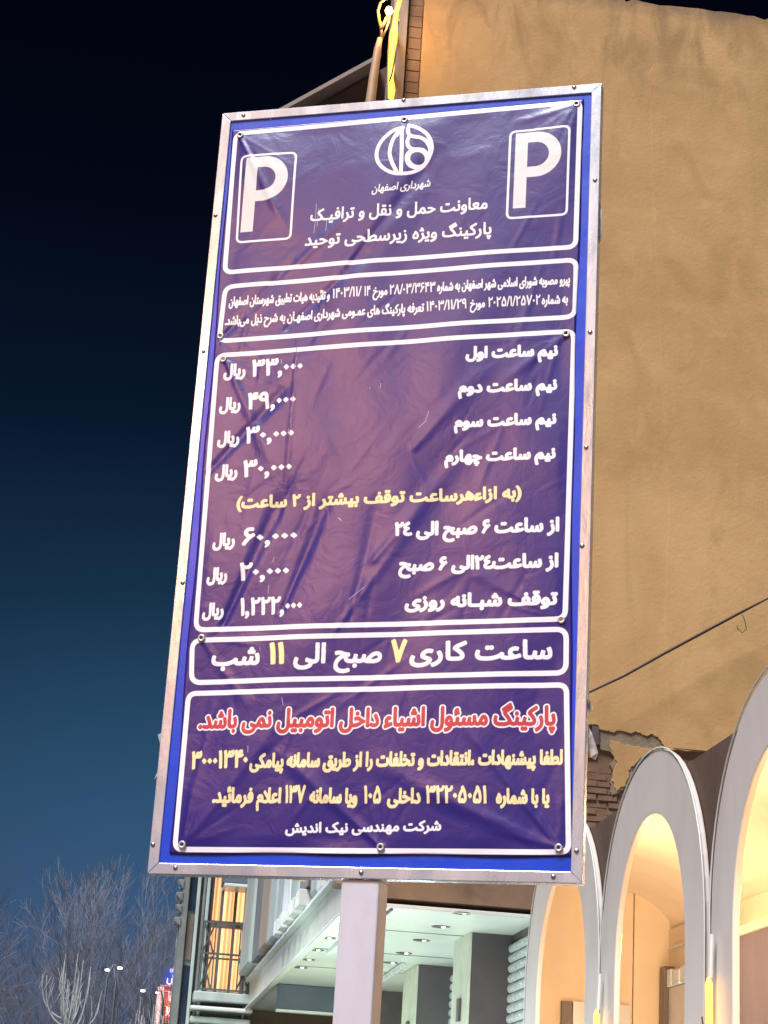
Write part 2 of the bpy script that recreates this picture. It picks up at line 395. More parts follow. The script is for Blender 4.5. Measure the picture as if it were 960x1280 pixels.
for ed in (True, False):
    for s_ in LG:
        pts = smooth(lz(s_)); r_ = 2.55*PXR
        D, x0, y0 = seg_dist(pts, r_ + 8)
        paint(np.clip((r_ + 3.2 if ed else r_ + .5) - D, 0, 1), x0, y0, DK if ed else WHITE)

# lettering: the built-in fallback font has the joined Persian letter forms; pick them here
INI, MED, FIN, ISO = {}, {}, {}, {}
for c in list(range(0xFB50, 0xFC00)) + list(range(0xFE80, 0xFEFD)):
    d = unicodedata.decomposition(chr(c)).split()
    if len(d) == 2:
        t = {'<initial>': INI, '<medial>': MED, '<final>': FIN, '<isolated>': ISO}.get(d[0])
        if t is not None: t.setdefault(chr(int(d[1], 16)), chr(c))
def shape(s):
    out = []; i = 0; n = len(s)
    dual = lambda c: c in INI or c == 'ـ'
    joins = lambda c: c in FIN or c == 'ـ'
    while i < n:
        c = s[i]; prev = i > 0 and dual(s[i-1])
        if c == 'ل' and i+1 < n and s[i+1] == 'ا':
            out.append('\uFEFC' if prev else '\uFEFB'); i += 2; continue
        nxt = i+1 < n and joins(s[i+1]) and dual(c)
        if c in FIN:
            p = prev and joins(c); out.append((MED if p and nxt else FIN if p else INI if nxt else ISO).get(c, c))
        else: out.append(c)
        i += 1
    res = []; buf = []
    for ch in out[::-1]:
        if ch in '۰۱۲۳۴۵۶۷۸۹٤,/': buf.append(ch)
        else: res += buf[::-1]; buf = []; res.append(ch)
    res += buf[::-1]; sw = {'(': ')', ')': '('}
    return ''.join(sw.get(c, c) for c in res if c != '\u200c')
def text_edges(s):
    """directed outline edges of one line of type (n, 2 ends, xy)"""
    cu = bpy.data.curves.new('line', 'FONT'); cu.body = shape(s); cu.resolution_u = 3; cu.fill_mode = 'NONE'
    o = bpy.data.objects.new('line', cu); me = bpy.data.meshes.new_from_object(o)
    n = len(me.vertices); co = np.empty(n*3, np.float32); me.vertices.foreach_get('co', co); co = co.reshape(-1, 3)[:, :2]
    ed = np.empty(len(me.edges)*2, np.int32); me.edges.foreach_get('vertices', ed); ed = ed.reshape(-1, 2)
    lo, hi = ed.min(1), ed.max(1); fw = (hi - lo) == 1
    d = np.where(fw[:, None], np.stack([lo, hi], 1), np.stack([hi, lo], 1))
    out = co[d]
    bpy.data.objects.remove(o); bpy.data.curves.remove(cu); bpy.data.meshes.remove(me); return out
def dilate(m, r):
    """grow a mask by a disc, sub-texel soft edge"""
    out = m.copy(); k = int(math.ceil(r))
    for dy in range(-k, k+1):
        wd = r*r - dy*dy
        if wd < 0: continue
        wx = int(math.sqrt(wd))
        sh = np.zeros_like(m)
        if dy >= 0: sh[dy:] = m[:m.shape[0]-dy]
        else: sh[:dy] = m[-dy:]
        c = np.cumsum(np.pad(sh, ((0, 0), (wx+1, wx))), axis=1)
        out = np.maximum(out, ((c[:, 2*wx+1:] - c[:, :-(2*wx+1)]) > .5).astype(np.float32))
    return out
def soften(m):
    p = np.pad(m, 1); return (p[1:-1, 1:-1]*4 + p[:-2, 1:-1]*2 + p[2:, 1:-1]*2 + p[1:-1, :-2]*2 + p[1:-1, 2:]*2 + p[:-2, :-2] + p[:-2, 2:] + p[2:, :-2] + p[2:, 2:])/16
def write(s, xl, yl, xr, yr, h, col, wt=1.0, outline=None, unit=.714, slant=0):
    """one line of print from its left to its right ink edge (photo pixels on the board), baseline heights at both ends, tall-letter height h"""
    a = np.array(ip(xl, yl)); b = np.array(ip(xr, yr)); mx_, my_ = (xl+xr)/2, (yl+yr)/2
    hh = ip(mx_, my_)[1] - ip(mx_, my_-h)[1]
    r = wt*PXR
    tri = text_edges(s).copy(); lo = tri[..., 0].min(); hi = tri[..., 0].max()
    sx_ = (b[0]-a[0]-2*r)/(hi-lo); sy_ = (hh - r)/unit
    tx = a[0] + r + (tri[..., 0]-lo)*sx_ + slant*tri[..., 1]*sy_; f = (tx-a[0])/(b[0]-a[0]); ty = a[1] + (b[1]-a[1])*f - r*.5 - tri[..., 1]*sy_
    pad = 12 + (outline or 0)*PXR
    X0 = int(tx.min()-r-pad); Y0 = int(ty.min()-r-pad); W_ = int(tx.max()+r+pad) - X0; H_ = int(ty.max()+r+pad) - Y0
    m_ = np.zeros((H_, W_), np.float32); TX = tx - X0; TY = ty - Y0
    acc = np.zeros((H_, W_ + 1), np.int32)
    for (xa, xb), (ya, yb) in zip(TX, TY):
        if ya == yb: continue
        sg = 1
        if ya > yb: xa, xb, ya, yb, sg = xb, xa, yb, ya, -1
        r0, r1 = math.ceil(ya), math.ceil(yb)
        if r1 <= r0: continue
        rows = np.arange(r0, r1); xs = np.ceil(xa + (rows-ya)*(xb-xa)/(yb-ya)).astype(int)
        np.add.at(acc, (rows, np.clip(xs, 0, W_)), sg)
    m_ = (np.cumsum(acc, 1)[:, :W_] != 0).astype(np.float32)
    if outline:
        oo = dilate(m_, r + outline*PXR); paint(soften(dilate(oo, 3)), X0, Y0, DK); paint(soften(oo), X0, Y0, WHITE)
    else: paint(soften(dilate(m_, r + 3)), X0, Y0, DK)
    paint(soften(dilate(m_, r)), X0, Y0, col)

write('شهرداری اصفهان', 465.5, 243, 538, 234, 9.5, WHITE, .38, slant=.12)
write('معاونت حمل و نقل و ترافیـک', 388, 277.5, 610, 262.5, 15, WHITE, .75)
write('پارکینگ ویژه زیرسطحی توحید', 381, 308.5, 615, 294, 15, WHITE, .75)
def row(segs, x0, y0, x1, y1, h, col):
    for s_, a_, b_, wt, hh in segs:
        f = lambda x_: y0 + (y1-y0)*(x_-x0)/(x1-x0)
        write(s_, a_, f(a_), b_, f(b_), h*hh, col, wt, unit=.714 if hh == 1 else .69)
row((('پیرو مصوبه شورای اسلامی شهر اصفهان به شماره', 546.5, 712.6, .62, 1), ('۲۸/۰۳/۳۶۴۳', 487, 544.5, .40, 1.1), ('مورخ', 466.5, 485, .6, 1), ('۱۴', 455.5, 463.7, .5, 1.1),
     ('۱۴۰۳/۱۱/', 415.8, 452.5, .42, 1.1), ('و تائیدیه هیات تطبیق شهرستان اصفهان', 286, 412.8, .62, 1)), 286, 383, 712.6, 354.5, 11.5, WHITE)
row((('به شماره', 677, 710, .62, 1), ('۲۰۲۵/۱/۲۵۷۰۲', 610.5, 675.5, .40, 1.1), ('مورخ', 588, 607, .6, 1), ('۱۴۰۳/۱۱/۲۹', 533, 584, .42, 1.1),
     ('تعرفه پارکینگ های عمـومی شهرداری اصفهـان به شرح ذیل می‌باشد.', 281, 530.5, .62, 1)), 281, 407, 710, 379, 11.5, WHITE)
for s_, xl, yl, xr, yr in (('نیم ساعت اول', 582.4, 449.5, 697.5, 445), ('نیم ساعت دوم', 573.4, 493, 696.6, 487.5),
                           ('نیم ساعت سوم', 568, 535.5, 695.8, 530.5), ('نیم ساعت چهارم', 555.8, 578.5, 695, 574)):
    write(s_, xl, yl, xr, yr, 14.5, WHITE, 1.35)
for s_, a_, y_, b_, c_, yl, d_, yr, h_, hr in (('۳۳,۰۰۰', 279.5, 471.5, 307, 313.7, 471, 378.7, 467.5, 21, 15.5),
        ('۴۹,۰۰۰', 274, 513.5, 301, 308.7, 512.5, 370, 509, 21, 15.5), ('۳۰,۰۰۰', 271.7, 555.5, 299, 306, 555, 368, 551, 21, 15.5),
        ('۳۰,۰۰۰', 268.7, 597.5, 297, 303, 597, 365, 593, 21, 15.5), ('۶۰,۰۰۰', 266, 684, 294, 302.5, 682.5, 371, 678.5, 22, 16.5),
        ('۲۰,۰۰۰', 258.7, 727.5, 284.5, 298.7, 726, 361, 722.5, 22, 16.5), ('۱,۲۲۲,۰۰۰', 253, 771.5, 280, 299.5, 770, 378, 766.5, 22, 16.5)):
    write('ریال', a_, y_, b_, y_-1.5, hr, WHITE, 1.15)
    write(s_, c_, yl, d_, yr, h_, WHITE, 1.15, unit=.69)
write('(به ازاءهرساعت توقف بیشتر از ۲ ساعت)', 295.5, 636, 652.5, 623.5, 15.5, CREAM, 1.15)
write('از ساعت ۶ صبح الی ۲٤', 493.5, 671, 699.4, 664.5, 17.5, WHITE, 1.3)
write('از ساعت۲٤الی ۶ صبح', 498.4, 714.5, 698.3, 709.5, 17.5, WHITE, 1.3)
write('توقف شبـانه روزی', 505.7, 760.5, 697.5, 756.5, 17.5, WHITE, 1.4)
bl_ = lambda x: 832.3 - (x-263.9)*(8.6/426.8)
for s_, a_, b_, c_, h_, un, wt in (('ساعت', 593.7, 690.7, WHITE, 24, .714, 1.45), ('کاری', 512, 584, WHITE, 24, .714, 1.45), ('۷', 487.6, 508.4, YEL, 28, .69, 1.6),
                           ('صبح', 417.5, 477.4, WHITE, 24, .714, 1.45), ('الی', 367.5, 407.6, WHITE, 25, .714, 1.45), ('۱۱', 335.5, 356.3, YEL, 27, .69, 1.7), ('شب', 263.9, 325, WHITE, 24, .714, 1.45)):
    write(s_, a_, bl_(a_), b_, bl_(b_), h_, c_, wt, unit=un)
write('پارکینگ مسئول اشیاء داخل اتومبیل نمی باشد.', 247.5, 911, 694.5, 906.5, 24, RED, 1.3, outline=1.75)
write('۳۰۰۰۱۳۴۰', 238, 961.5, 310.5, 960, 22.5, CREAM, 1.1, unit=.69)
write('لطفا پیشنهادات ،انتقادات و تخلفات را از طریق سامانه پیامکی', 312.5, 960.5, 703.5, 955.5, 18.5, CREAM, 1.15)
row((('یا با شماره', 620, 687, 1.15, 1), ('۳۲۲۰۵۰۵۱', 532, 609, 1.0, 1.18), ('داخلی', 484, 526.5, 1.15, 1), ('۱۰۵', 454, 476.6, 1.0, 1.18),
     ('ویا سامانه', 387, 447, 1.15, 1), ('۱۳۷', 356, 382.3, 1.0, 1.18), ('اعلام فرمائید.', 266, 352, 1.15, 1)), 266, 1004, 687, 1005, 19, CREAM)
write('شرکت مهندسی نیک اندیش', 357, 1041.5, 552, 1038.5, 13, WHITE, .8)
# scuffs where the print has cracked along old folds
SCUFF = [[(396, 256), (395, 275), (393, 292)], [(399, 262), (397, 284)], [(409, 276), (408, 290)], [(371, 448), (369.5, 462)], [(367.5, 495), (366, 505)], [(366, 510), (365, 516)], [(364.5, 523), (363.5, 530)],
         [(362, 537), (361, 544)], [(343, 697), (341.5, 703)], [(336.5, 732), (335.5, 742)], [(325.5, 810), (325.5, 813)], [(311, 933), (311, 941)], [(353.5, 873), (355, 882)],
         [(534, 527), (524, 536)], [(537, 516), (533, 526)], [(477, 481), (476, 486)], [(456, 735), (437, 750)], [(352, 450), (352.5, 456)], [(463, 486), (463.2, 487)], [(424, 648), (428, 652), (424, 649)]]
for s_ in SCUFF:
    D, x0, y0 = seg_dist([ip(*q) for q in s_], 6); paint(np.clip(1.9 - D, 0, 1)*.75, x0, y0, (.55, .52, .6))
for s_ in ([(373, 428), (370, 450), (366, 510), (361, 560), (358, 610)],):  # darker line drawn along the long crease
    D, x0, y0 = seg_dist(smooth([ip(*q) for q in s_]), 8); paint(np.clip(3.2 - D, 0, 1)*.6, x0, y0, DK)
# linear -> sRGB bytes for the image
srgb = np.where(img <= .0031308, img*12.92, 1.055*np.power(np.maximum(img, 1e-6), 1/2.4) - .055)
im = bpy.data.images.new('banner_print', IW, IH, alpha=False)
buf = np.ones((IH, IW, 4), np.float32); buf[..., :3] = srgb[::-1]
im.pixels.foreach_set(buf.ravel()); im.update(); im.pack()
del buf, srgb, img

m_print, t, p = principled('printed_vinyl'); N = t.nodes; L = t.links
ti = N.new('ShaderNodeTexImage'); ti.image = im; ti.interpolation = 'Linear'; ti.extension = 'EXTEND'
uvn = N.new('ShaderNodeUVMap'); uvn.uv_map = 'UVMap'; L.new(uvn.outputs[0], ti.inputs['Vector'])
L.new(ti.outputs['Color'], p.inputs['Base Color'])
tcn = N.new('ShaderNodeTexCoord')
n1 = N.new('ShaderNodeTexNoise'); n1.inputs['Scale'].default_value = 9; n1.inputs['Detail'].default_value = 5; n1.inputs['Distortion'].default_value = 1.2
n2 = N.new('ShaderNodeTexNoise'); n2.inputs['Scale'].default_value = 45; n2.inputs['Detail'].default_value = 3
vo = N.new('ShaderNodeTexVoronoi'); vo.feature = 'DISTANCE_TO_EDGE'; vo.inputs['Scale'].default_value = 7
for q_ in (n1, n2): L.new(tcn.outputs['Object'], q_.inputs['Vector'])
av = N.new('ShaderNodeVectorMath'); av.operation = 'MULTIPLY_ADD'; L.new(n1.outputs['Color'], av.inputs[0]); av.inputs[1].default_value = (.22, .22, .22); L.new(tcn.outputs['Object'], av.inputs[2]); L.new(av.outputs[0], vo.inputs['Vector'])
b1 = N.new('ShaderNodeBump'); b1.inputs['Strength'].default_value = .10; b1.inputs['Distance'].default_value = .02; L.new(n1.outputs['Fac'], b1.inputs['Height'])
vr = N.new('ShaderNodeMapRange'); vr.inputs[2].default_value = .06; L.new(vo.outputs['Distance'], vr.inputs[0])
b2 = N.new('ShaderNodeBump'); b2.inputs['Strength'].default_value = .03; b2.inputs['Distance'].default_value = .004; L.new(vr.outputs[0], b2.inputs['Height']); L.new(b1.outputs[0], b2.inputs['Normal'])
b3 = N.new('ShaderNodeBump'); b3.inputs['Strength'].default_value = .08; b3.inputs['Distance'].default_value = .002; L.new(n2.outputs['Fac'], b3.inputs['Height']); L.new(b2.outputs[0], b3.inputs['Normal'])
L.new(b3.outputs[0], p.inputs['Normal'])
p.inputs['Roughness'].default_value = .34; p.inputs['Specular IOR Level'].default_value = .62

# banner sheet: laced at its eyelets, slack between them
NU, NV = 190, 380
cor = [np.array(uv_of(*q)) for q in ((290.5, 163), (730, 124), (715.5, 1071), (213, 1067))]
A, B = np.meshgrid(np.linspace(0, 1, NU), np.linspace(0, 1, NV))
A = A[..., None]; B = B[..., None]
UV = cor[0]*(1-A)*(1-B) + cor[1]*A*(1-B) + cor[2]*A*B + cor[3]*(1-A)*B
A = A[..., 0]; B = B[..., 0]
# slightly wandering hems
UV[..., 0] += .0035*np.sin(B*23)*(np.exp(-A*14) - .7*np.exp(-(1-A)*14)); UV[..., 1] += .003*np.sin(A*17)*np.exp(-(1-B)*20)
UV[..., 0] -= .019*A**4*np.sin(np.pi*np.clip(B*1.05 - .05, 0, 1))
U, V = UV[..., 0], UV[..., 1]
edge = np.minimum(np.minimum(A, 1-A)*SW, np.minimum(B, 1-B)*SH)
Z = .004 + .006*np.clip(edge/.22, 0, 1)**.8
def fold(p0, p1, wid, amp, tail=.35):
    global Z
    a = np.array(uv_of(*p0)); b = np.array(uv_of(*p1)); d = b-a; l = np.hypot(*d); d = d/l
    s = ((U-a[0])*d[0] + (V-a[1])*d[1])/l; q = (U-a[0])*(-d[1]) + (V-a[1])*d[0]
    wd = wid*(.35 + .65*np.clip(s, 0, 1)); env = np.clip(s/.08 + 1, 0, 1)*np.clip((1+tail-s)/tail, 0, 1)**1.5
    Z += .45*amp*np.exp(-(q/(wd*1.25))**2)*env
for f_ in (((699, 1061), (600, 930), .016, .007), ((476, 1058), (367, 957), .020, .008), ((699, 1063), (560, 1000), .028, .006), ((660, 1050), (490, 964), .03, .006),
           ((229, 1057), (330, 930), .022, .006), ((229, 1057), (262, 900), .014, .005),
           ((262, 590), (350, 495), .020, -.010), ((280, 780), (345, 640), .024, -.012), ((355, 760), (405, 640), .020, -.009), ((440, 770), (470, 640), .022, -.005),
           ((276, 425), (350, 350), .018, -.009), ((360, 410), (460, 320), .020, -.009), ((440, 330), (530, 215), .026, -.008), ((300, 400), (420, 285), .016, .006),
           ((283, 450), (330, 560), .020, .006), ((520, 560), (600, 470), .03, .006), ((470, 700), (560, 590), .028, .006), ((420, 790), (520, 650), .02, .005),
           ((301, 172), (345, 260), .014, .006), ((721, 132), (660, 150), .012, .004), ((702, 776), (600, 720), .02, .004), ((253, 798), (300, 870), .016, .004),
           ((708, 418), (640, 470), .016, .004), ((373, 430), (357, 620), .006, .003), ((404, 360), (396, 440), .006, .002)):
    fold(*f_)
for e_, ang, n_ in (((301, 170), 60, 4), ((506, 150.5), 90, 4), ((721, 131), 125, 4), ((276, 420.5), 20, 4), ((708, 418), 160, 4), ((280, 450), 30, 4), ((702, 775.5), 200, 4),
                    ((253, 798.5), -15, 4), ((229, 1056.5), -50, 5), ((476.5, 1059.5), -100, 6), ((699, 1060.5), -125, 6)):
    for k in range(n_):
        a_ = R(ang + (k - (n_-1)/2)*17 + rng.uniform(-5, 5)); l_ = rng.uniform(28, 85)
        fold(e_, (e_[0] + l_*math.cos(a_), e_[1] + l_*math.sin(a_)), rng.uniform(.004, .008), rng.choice([-1, 1, 1])*rng.uniform(.0015, .003), .5)
ef = np.clip(edge/.06, 0, 1)
for k in range(26):
    th = rng.normal(1.15, .55); fr = rng.uniform(4, 26); ph = rng.uniform(0, 6.28); am = .022/fr*rng.uniform(.4, 1)
    ph2 = rng.uniform(0, 6.28)
    Z += am*ef*np.sin(fr*(U*math.sin(th) + V*math.cos(th)*.6) + ph + 1.2*np.sin(3*V + 2*U + ph2))*(.55 + .45*np.sin(2.3*V - 3.1*U + ph2))
for k in range(60):     # short creases
    cu_, cv_ = rng.uniform(.12, 1.4), rng.uniform(.2, 2.85); th = rng.uniform(.5, 1.5); ln = rng.uniform(.04, .14); wd = rng.uniform(.006, .014)
    s = (U-cu_)*math.cos(th) - (V-cv_)*math.sin(th); q = (U-cu_)*math.sin(th) + (V-cv_)*math.cos(th)
    Z += rng.choice([-1, 1])*rng.uniform(.0006, .0016)*np.exp(-(s/ln)**2 - (q/wd)**2)*ef
Z = np.maximum(Z, .0015)
verts = np.empty((NV, NU, 3)); 
for i_ in range(3): verts[..., i_] = O[i_] + SX[i_]*U - (V if i_ == 2 else 0) + SN[i_]*Z - sb_[i_]
me = bpy.data.meshes.new('banner')
idx = np.arange(NU*NV).reshape(NV, NU); q = np.stack([idx[:-1, :-1], idx[1:, :-1], idx[1:, 1:], idx[:-1, 1:]], -1).reshape(-1, 4)
me.from_pydata(verts.reshape(-1, 3).tolist(), [], q.tolist())
uvl = me.uv_layers.new(name='UVMap'); li = q.ravel(); uvs = np.stack([(U/SW).ravel()[li], 1-(V/SH).ravel()[li]], -1)
uvl.data.foreach_set('uv', uvs.ravel().astype(np.float32)); me.shade_smooth(); me.update()
banner = link('banner', me, m_print, sign)
md = banner.modifiers.new('thickness', 'SOLIDIFY'); md.thickness = .0012; md.offset = -1
gm = MB().lathe((0, 0, 0), (0, 0, 1), [(.0055, 0), (.006, .0025), (.010, .004), (.0135, .0025), (.014, 0), (.014, -.002)], 18).mesh('eyelet', True)
gm.materials.append(mat('eyelet_metal', (.66, .66, .66), .35, .6, .15, 20, .1, 60))
gh = MB().lathe((0, 0, 0), (0, 0, 1), [(.0, .0012), (.0056, .0012)], 14).mesh('eyelet_dark_disc'); gh.materials.append(m_glass_dark)  # dark disc stands in for the shade inside the hole
def zat(u, v):
    k = np.argmin((U-u)**2 + (V-v)**2); return Z.ravel()[k]
for q_ in ((301, 170), (506, 150.5), (721, 131), (276, 420.5), (708, 418), (280, 450), (702, 775.5), (253, 798.5), (229, 1056.5), (476.5, 1059.5), (699, 1060.5)):
    u, v = uv_of(*q_); zz = zat(u, v) + .001
    o = stud(*q_, banner, gm, None, zz, 'eyelet', 1.0); stud(*q_, banner, gh, None, zz + .0008, 'eyelet_dark_disc')
# loose plastic film still caught under the frame
def scrap(pts, par=sign, lift=.0):
    vs = []; n = len(pts)
    for i, (x, y) in enumerate(pts):
        u, v = uv_of(x, y); vs.append((u, v, lift + .010*math.sin(i*1.7)))
    m_ = SB().add(vs + [(a, b, c-.0015) for a, b, c in vs], [tuple(range(n)), tuple(range(n, 2*n))[::-1]] + [(i, (i+1) % n, n+(i+1) % n, n+i) for i in range(n)])
    o = m_.build('torn_film', m_tape, par); return o
scrap([(224, 728), (219, 733), (217, 752), (214, 770), (219, 764), (223, 742)], lift=-.02)
scrap([(202, 912), (196, 918), (200, 938), (197, 955), (191, 973), (198, 964), (204, 938)], lift=-.02)
scrap([(734, 905), (739, 915), (746, 938), (742, 947), (737, 944), (733, 925)], lift=-.03)
scrap([(749, 250), (752, 262), (751, 292), (748, 300), (747, 270)], lift=-.02)
scrap([(238, 596), (235, 610), (234, 622), (237, 614)], lift=-.02)
scrap([(735, 872), (741, 884), (736, 888), (733, 880)], lift=-.03)

# ================================================================== TAN CORNER BUILDING (gable wall at Y = 20, street face at X = 2.4)
def px2(pts, ax, val):
    out = []
    for x, y in pts:
        q_ = at(x, y, ax, val); l = [q_.x, q_.y, q_.z]; l.pop(ax); out.append(tuple(l))
    return out
def ragged(pts, amp, n=6):
    out = []
    for (a, b), (c, d) in zip(pts, pts[1:] + pts[:1]):
        l = math.hypot(c-a, d-b)
        for k in range(n):
            t_ = k/n; j = amp*min(1, l/.15)
            out.append((a + (c-a)*t_ + random.uniform(-j, j), b + (d-b)*t_ + random.uniform(-j, j)))
    return out
tb = thing('corner_building', 'tall tan plastered building with a blank gable wall, brown bare patch and arcade of shops', 'building', (0, 0, 0))
top_edge = [(2.56, 15.72)]
x = 2.6
random.seed(3)
while x < 15:
    top_edge.append((x, 15.71 + random.uniform(-.035, .03))); x += random.uniform(.06, .2)
low_edge = [(15, 6.2), (9, 6.2)] + ragged(px2([(905, 941), (875, 939), (832, 937), (829, 931), (826, 924), (815, 917), (808, 920), (795, 914), (788, 917), (775, 912), (768, 915), (757, 913), (749, 911), (748, 906), (738, 905)], 1, 20), .012)[:-5] + [(4.4, 6.42), (2.56, 6.42)]
wall = top_edge + [(15, 15.71)] + low_edge
MB().prism(wall, 1, 20, 20.35).build('gable_wall', m_tan, tb)
# second coat of plaster, a finger thicker, right of the old crack
coat = px2([(812, 90), (819, 79), (845, 82), (900, 85), (930, 88)], 1, 20)
coat = coat + [(15, coat[-1][1])] + [(15, 6.215), (5.8, 6.215)] + px2([(838, 925), (831, 780), (836, 640), (829, 520), (824, 400), (819, 300), (815, 190)], 1, 20)
MB().prism(coat, 1, 19.994, 20.001).build('plaster_coat', m_tan, tb, bevel=.006)
# corner strip of bare rough render between two edges
cx0, cx1, cx2 = 2.18, 2.36, 2.555
MB().box(cx1, 20.06, 4.45, cx2+.002, 20.36, 15.7).build('corner_render', m_brown, tb)
for k in range(24):
    zz = 12.0 + k*.155
    MB().box(cx1+.004, 20.055 - random.uniform(0, .012), zz, cx2-.004, 20.08, zz + .146).build('corner_stone', m_brown, tb, bevel=.008)
MB().box(cx0, 19.97, 4.45, cx1, 20.36, 16.2).build('corner_trim', m_corner, tb, bevel=.01)
# street face
MB().box(2.42, 20.37, 4.66, 2.7, 34.55, 14.4).build('street_wall', m_mint, tb)
MB().box(2.30, 20.37, 14.4, 2.75, 34.55, 14.75).build('cornice', m_corner, tb, bevel=.02)
MB().box(2.75, 20.4, 14.3, 15, 34.5, 14.6).build('roof_slab', m_brown, tb)
# bare lower part of the gable: brown render, lumpy old mortar, bricks, and a blind arch
arch = [(15, 4.45), (15, 6.6), (2.5, 6.6), (2.5, 4.35), (4.05, 4.40), (4.05, 4.5)]
ac, ar, az = 6.05, 1.25, 4.6
blind = [(ac - ar, 4.45)] + [(ac - ar*math.cos(a), az + 1.22*math.sin(a)) for a in [math.pi*k/20 for k in range(0, 21)]] + [(ac + ar, 4.45)]
lower = [(2.56, 4.36), (4.3, 4.36), (ac-ar, 4.36)] + blind + [(ac+ar+.01, 4.36), (15, 4.36), (15, 6.6), (2.56, 6.6)]
MB().prism(lower, 1, 20.06, 20.36).build('lower_wall', m_brown, tb)
MB().prism([(2.5, 4.3), (15, 4.3), (15, 6.6), (2.5, 6.6)], 1, 20.62, 20.8).build('blind_arch_back', m_darkbrown, tb)
pat = px2([(750, 907), (768, 911), (800, 915), (822, 921), (829, 930), (827, 938), (812, 946), (800, 944), (790, 958), (786, 975), (774, 990), (763, 997), (760, 985), (764, 968), (760, 958), (766, 950), (760, 940), (750, 938), (744, 925)], 1, 20.1)
MB().prism(ragged(pat, .016), 1, 20.02, 20.07).build('mortar_patch', m_mortar, tb, bevel=.02)
pat2 = px2([(760, 925), (778, 930), (800, 935), (815, 937), (800, 948), (786, 962), (782, 980), (770, 990), (764, 975), (770, 955), (764, 943)], 1, 20.05)
MB().prism(ragged(pat2, .014), 1, 20.008, 20.03).build('mortar_patch', m_tan, tb, bevel=.015)
me_b = MB().box(-.11, -.05, -.03, .11, .05, .03).mesh('brick'); me_b.materials.append(m_brick)
for r_ in range(14):
    for c_ in range(3):
        xx_ = 4.62 + c_*.232 + (r_ % 2)*.116; zz = 5.3 + r_*.076
        if zz > 5.95 and xx_ > 4.95: continue
        b_ = link('brick', me_b, None, tb); b_.location = (xx_, 20.095 + random.uniform(-.015, .012), zz)
        b_.rotation_euler = (random.uniform(-.04, .04), random.uniform(-.03, .03), random.uniform(-.05, .05)); b_.scale = (random.uniform(.9, 1), 1, random.uniform(.85, 1))
hol = px2([(740, 907), (748.5, 908), (749, 930), (744, 932), (740, 928)], 1, 20)
MB().prism(hol, 1, 19.992, 20.02).build('dark_hole_slab', m_dark, tb)  # dark slab on the wall stands in for a hole's shade

# ------------------------------------------------ covered pavement under the first floor: ceiling, downlights, pillars, roller shutters
CZ = 4.25
MB().box(2.42, 19.95, CZ, 4.7, 29.45, CZ+.03).build('ceiling', m_white_ceiling, tb)
MB().box(2.42, 29.62, CZ-.02, 4.7, 36, CZ+.06).build('ceiling', m_white_ceiling, tb)
MB().box(2.34, 19.93, CZ-.03, 2.42, 34.5, CZ+.40).build('fascia', m_cream, tb, bevel=.008)
MB().box(2.26, 19.93, CZ+.40, 2.46, 34.5, CZ+.46).build('fascia_lip', m_white_ceiling, tb, bevel=.01)
MB().box(2.28, 19.92, CZ-.07, 2.36, 34.5, CZ-.03).build('fascia_lip', m_white_ceiling, tb, bevel=.01)
MB().box(2.45, 19.90, CZ-.01, 4.4, 19.95, CZ+.03).build('front_trim', m_white_ceiling, tb, bevel=.006)
MB().box(2.45, 29.46, 3.88, 4.2, 29.6, CZ-.001).build('cross_beam', m_slate, tb, bevel=.01)
MB().box(2.45, 29.44, 3.84, 4.2, 29.62, 3.878).build('beam_trim', m_white_ceiling, tb)
for yy in (21.9, 24.3, 26.6):
    MB().box(2.45, yy, CZ-.006, 4.2, yy+.012, CZ+.001).build('ceiling_joint', m_dark, tb)
MB().tube([(3.7, 25.2, CZ-.05), (3.75, 29.4, CZ-.05)], .045, 8).build('ceiling_duct', m_slat, tb)
MB().box(2.62, 19.98, CZ-.05, 2.68, 24.5, CZ-.002).build('light_track', m_white_ceiling, tb)
MB().box(2.78, 19.98, CZ-.03, 2.80, 24.5, CZ-.002).build('light_track', m_dark, tb)
me_d = MB().lathe((0, 0, 0), (0, 0, -1), [(.105, 0), (.105, .006), (.09, .008), (.085, .002), (.0, .001)], 16).mesh('downlight', True); me_d.materials.append(m_dark)
me_g = MB().lathe((0, 0, 0), (0, 0, -1), [(.028, 0), (.02, .012), (.0, .016)], 10).mesh('downlight_bulb', True); me_g.materials.append(glow('bulb_cool', (.9, 1, .92), 3))
for q_ in ((577, 1141), (551, 1158), (527, 1175), (505, 1191), (488, 1203), (409, 1172), (395, 1187), (384, 1199), (375, 1209)):
    p_ = at(*q_, 2, CZ); o = link('downlight', me_d, None, tb); o.location = (p_.x, p_.y, CZ-.002)
    o2 = link('downlight_bulb', me_g, None, o); o2.location = (.03, .0, .004)
def corrug(x, ya, yb, z0, z1, parent, pitch=.11):
    n = int(abs(z1-z0)/pitch); prof = [(.0, 0), (.02, .015), (.032, .05), (.022, .085), (.0, .1)]
    me_s = MB().add([(-dx, y_, dz) for y_ in (ya, yb) for dx, dz in prof] , [(i, i+1, 5+i+1, 5+i) for i in range(4)]).mesh('shutter_slat', True)
    me_s.materials.append(m_slat)
    for k in range(n):
        o = link('shutter_slat', me_s, None, parent); o.location = (x, 0, z0 + k*pitch)
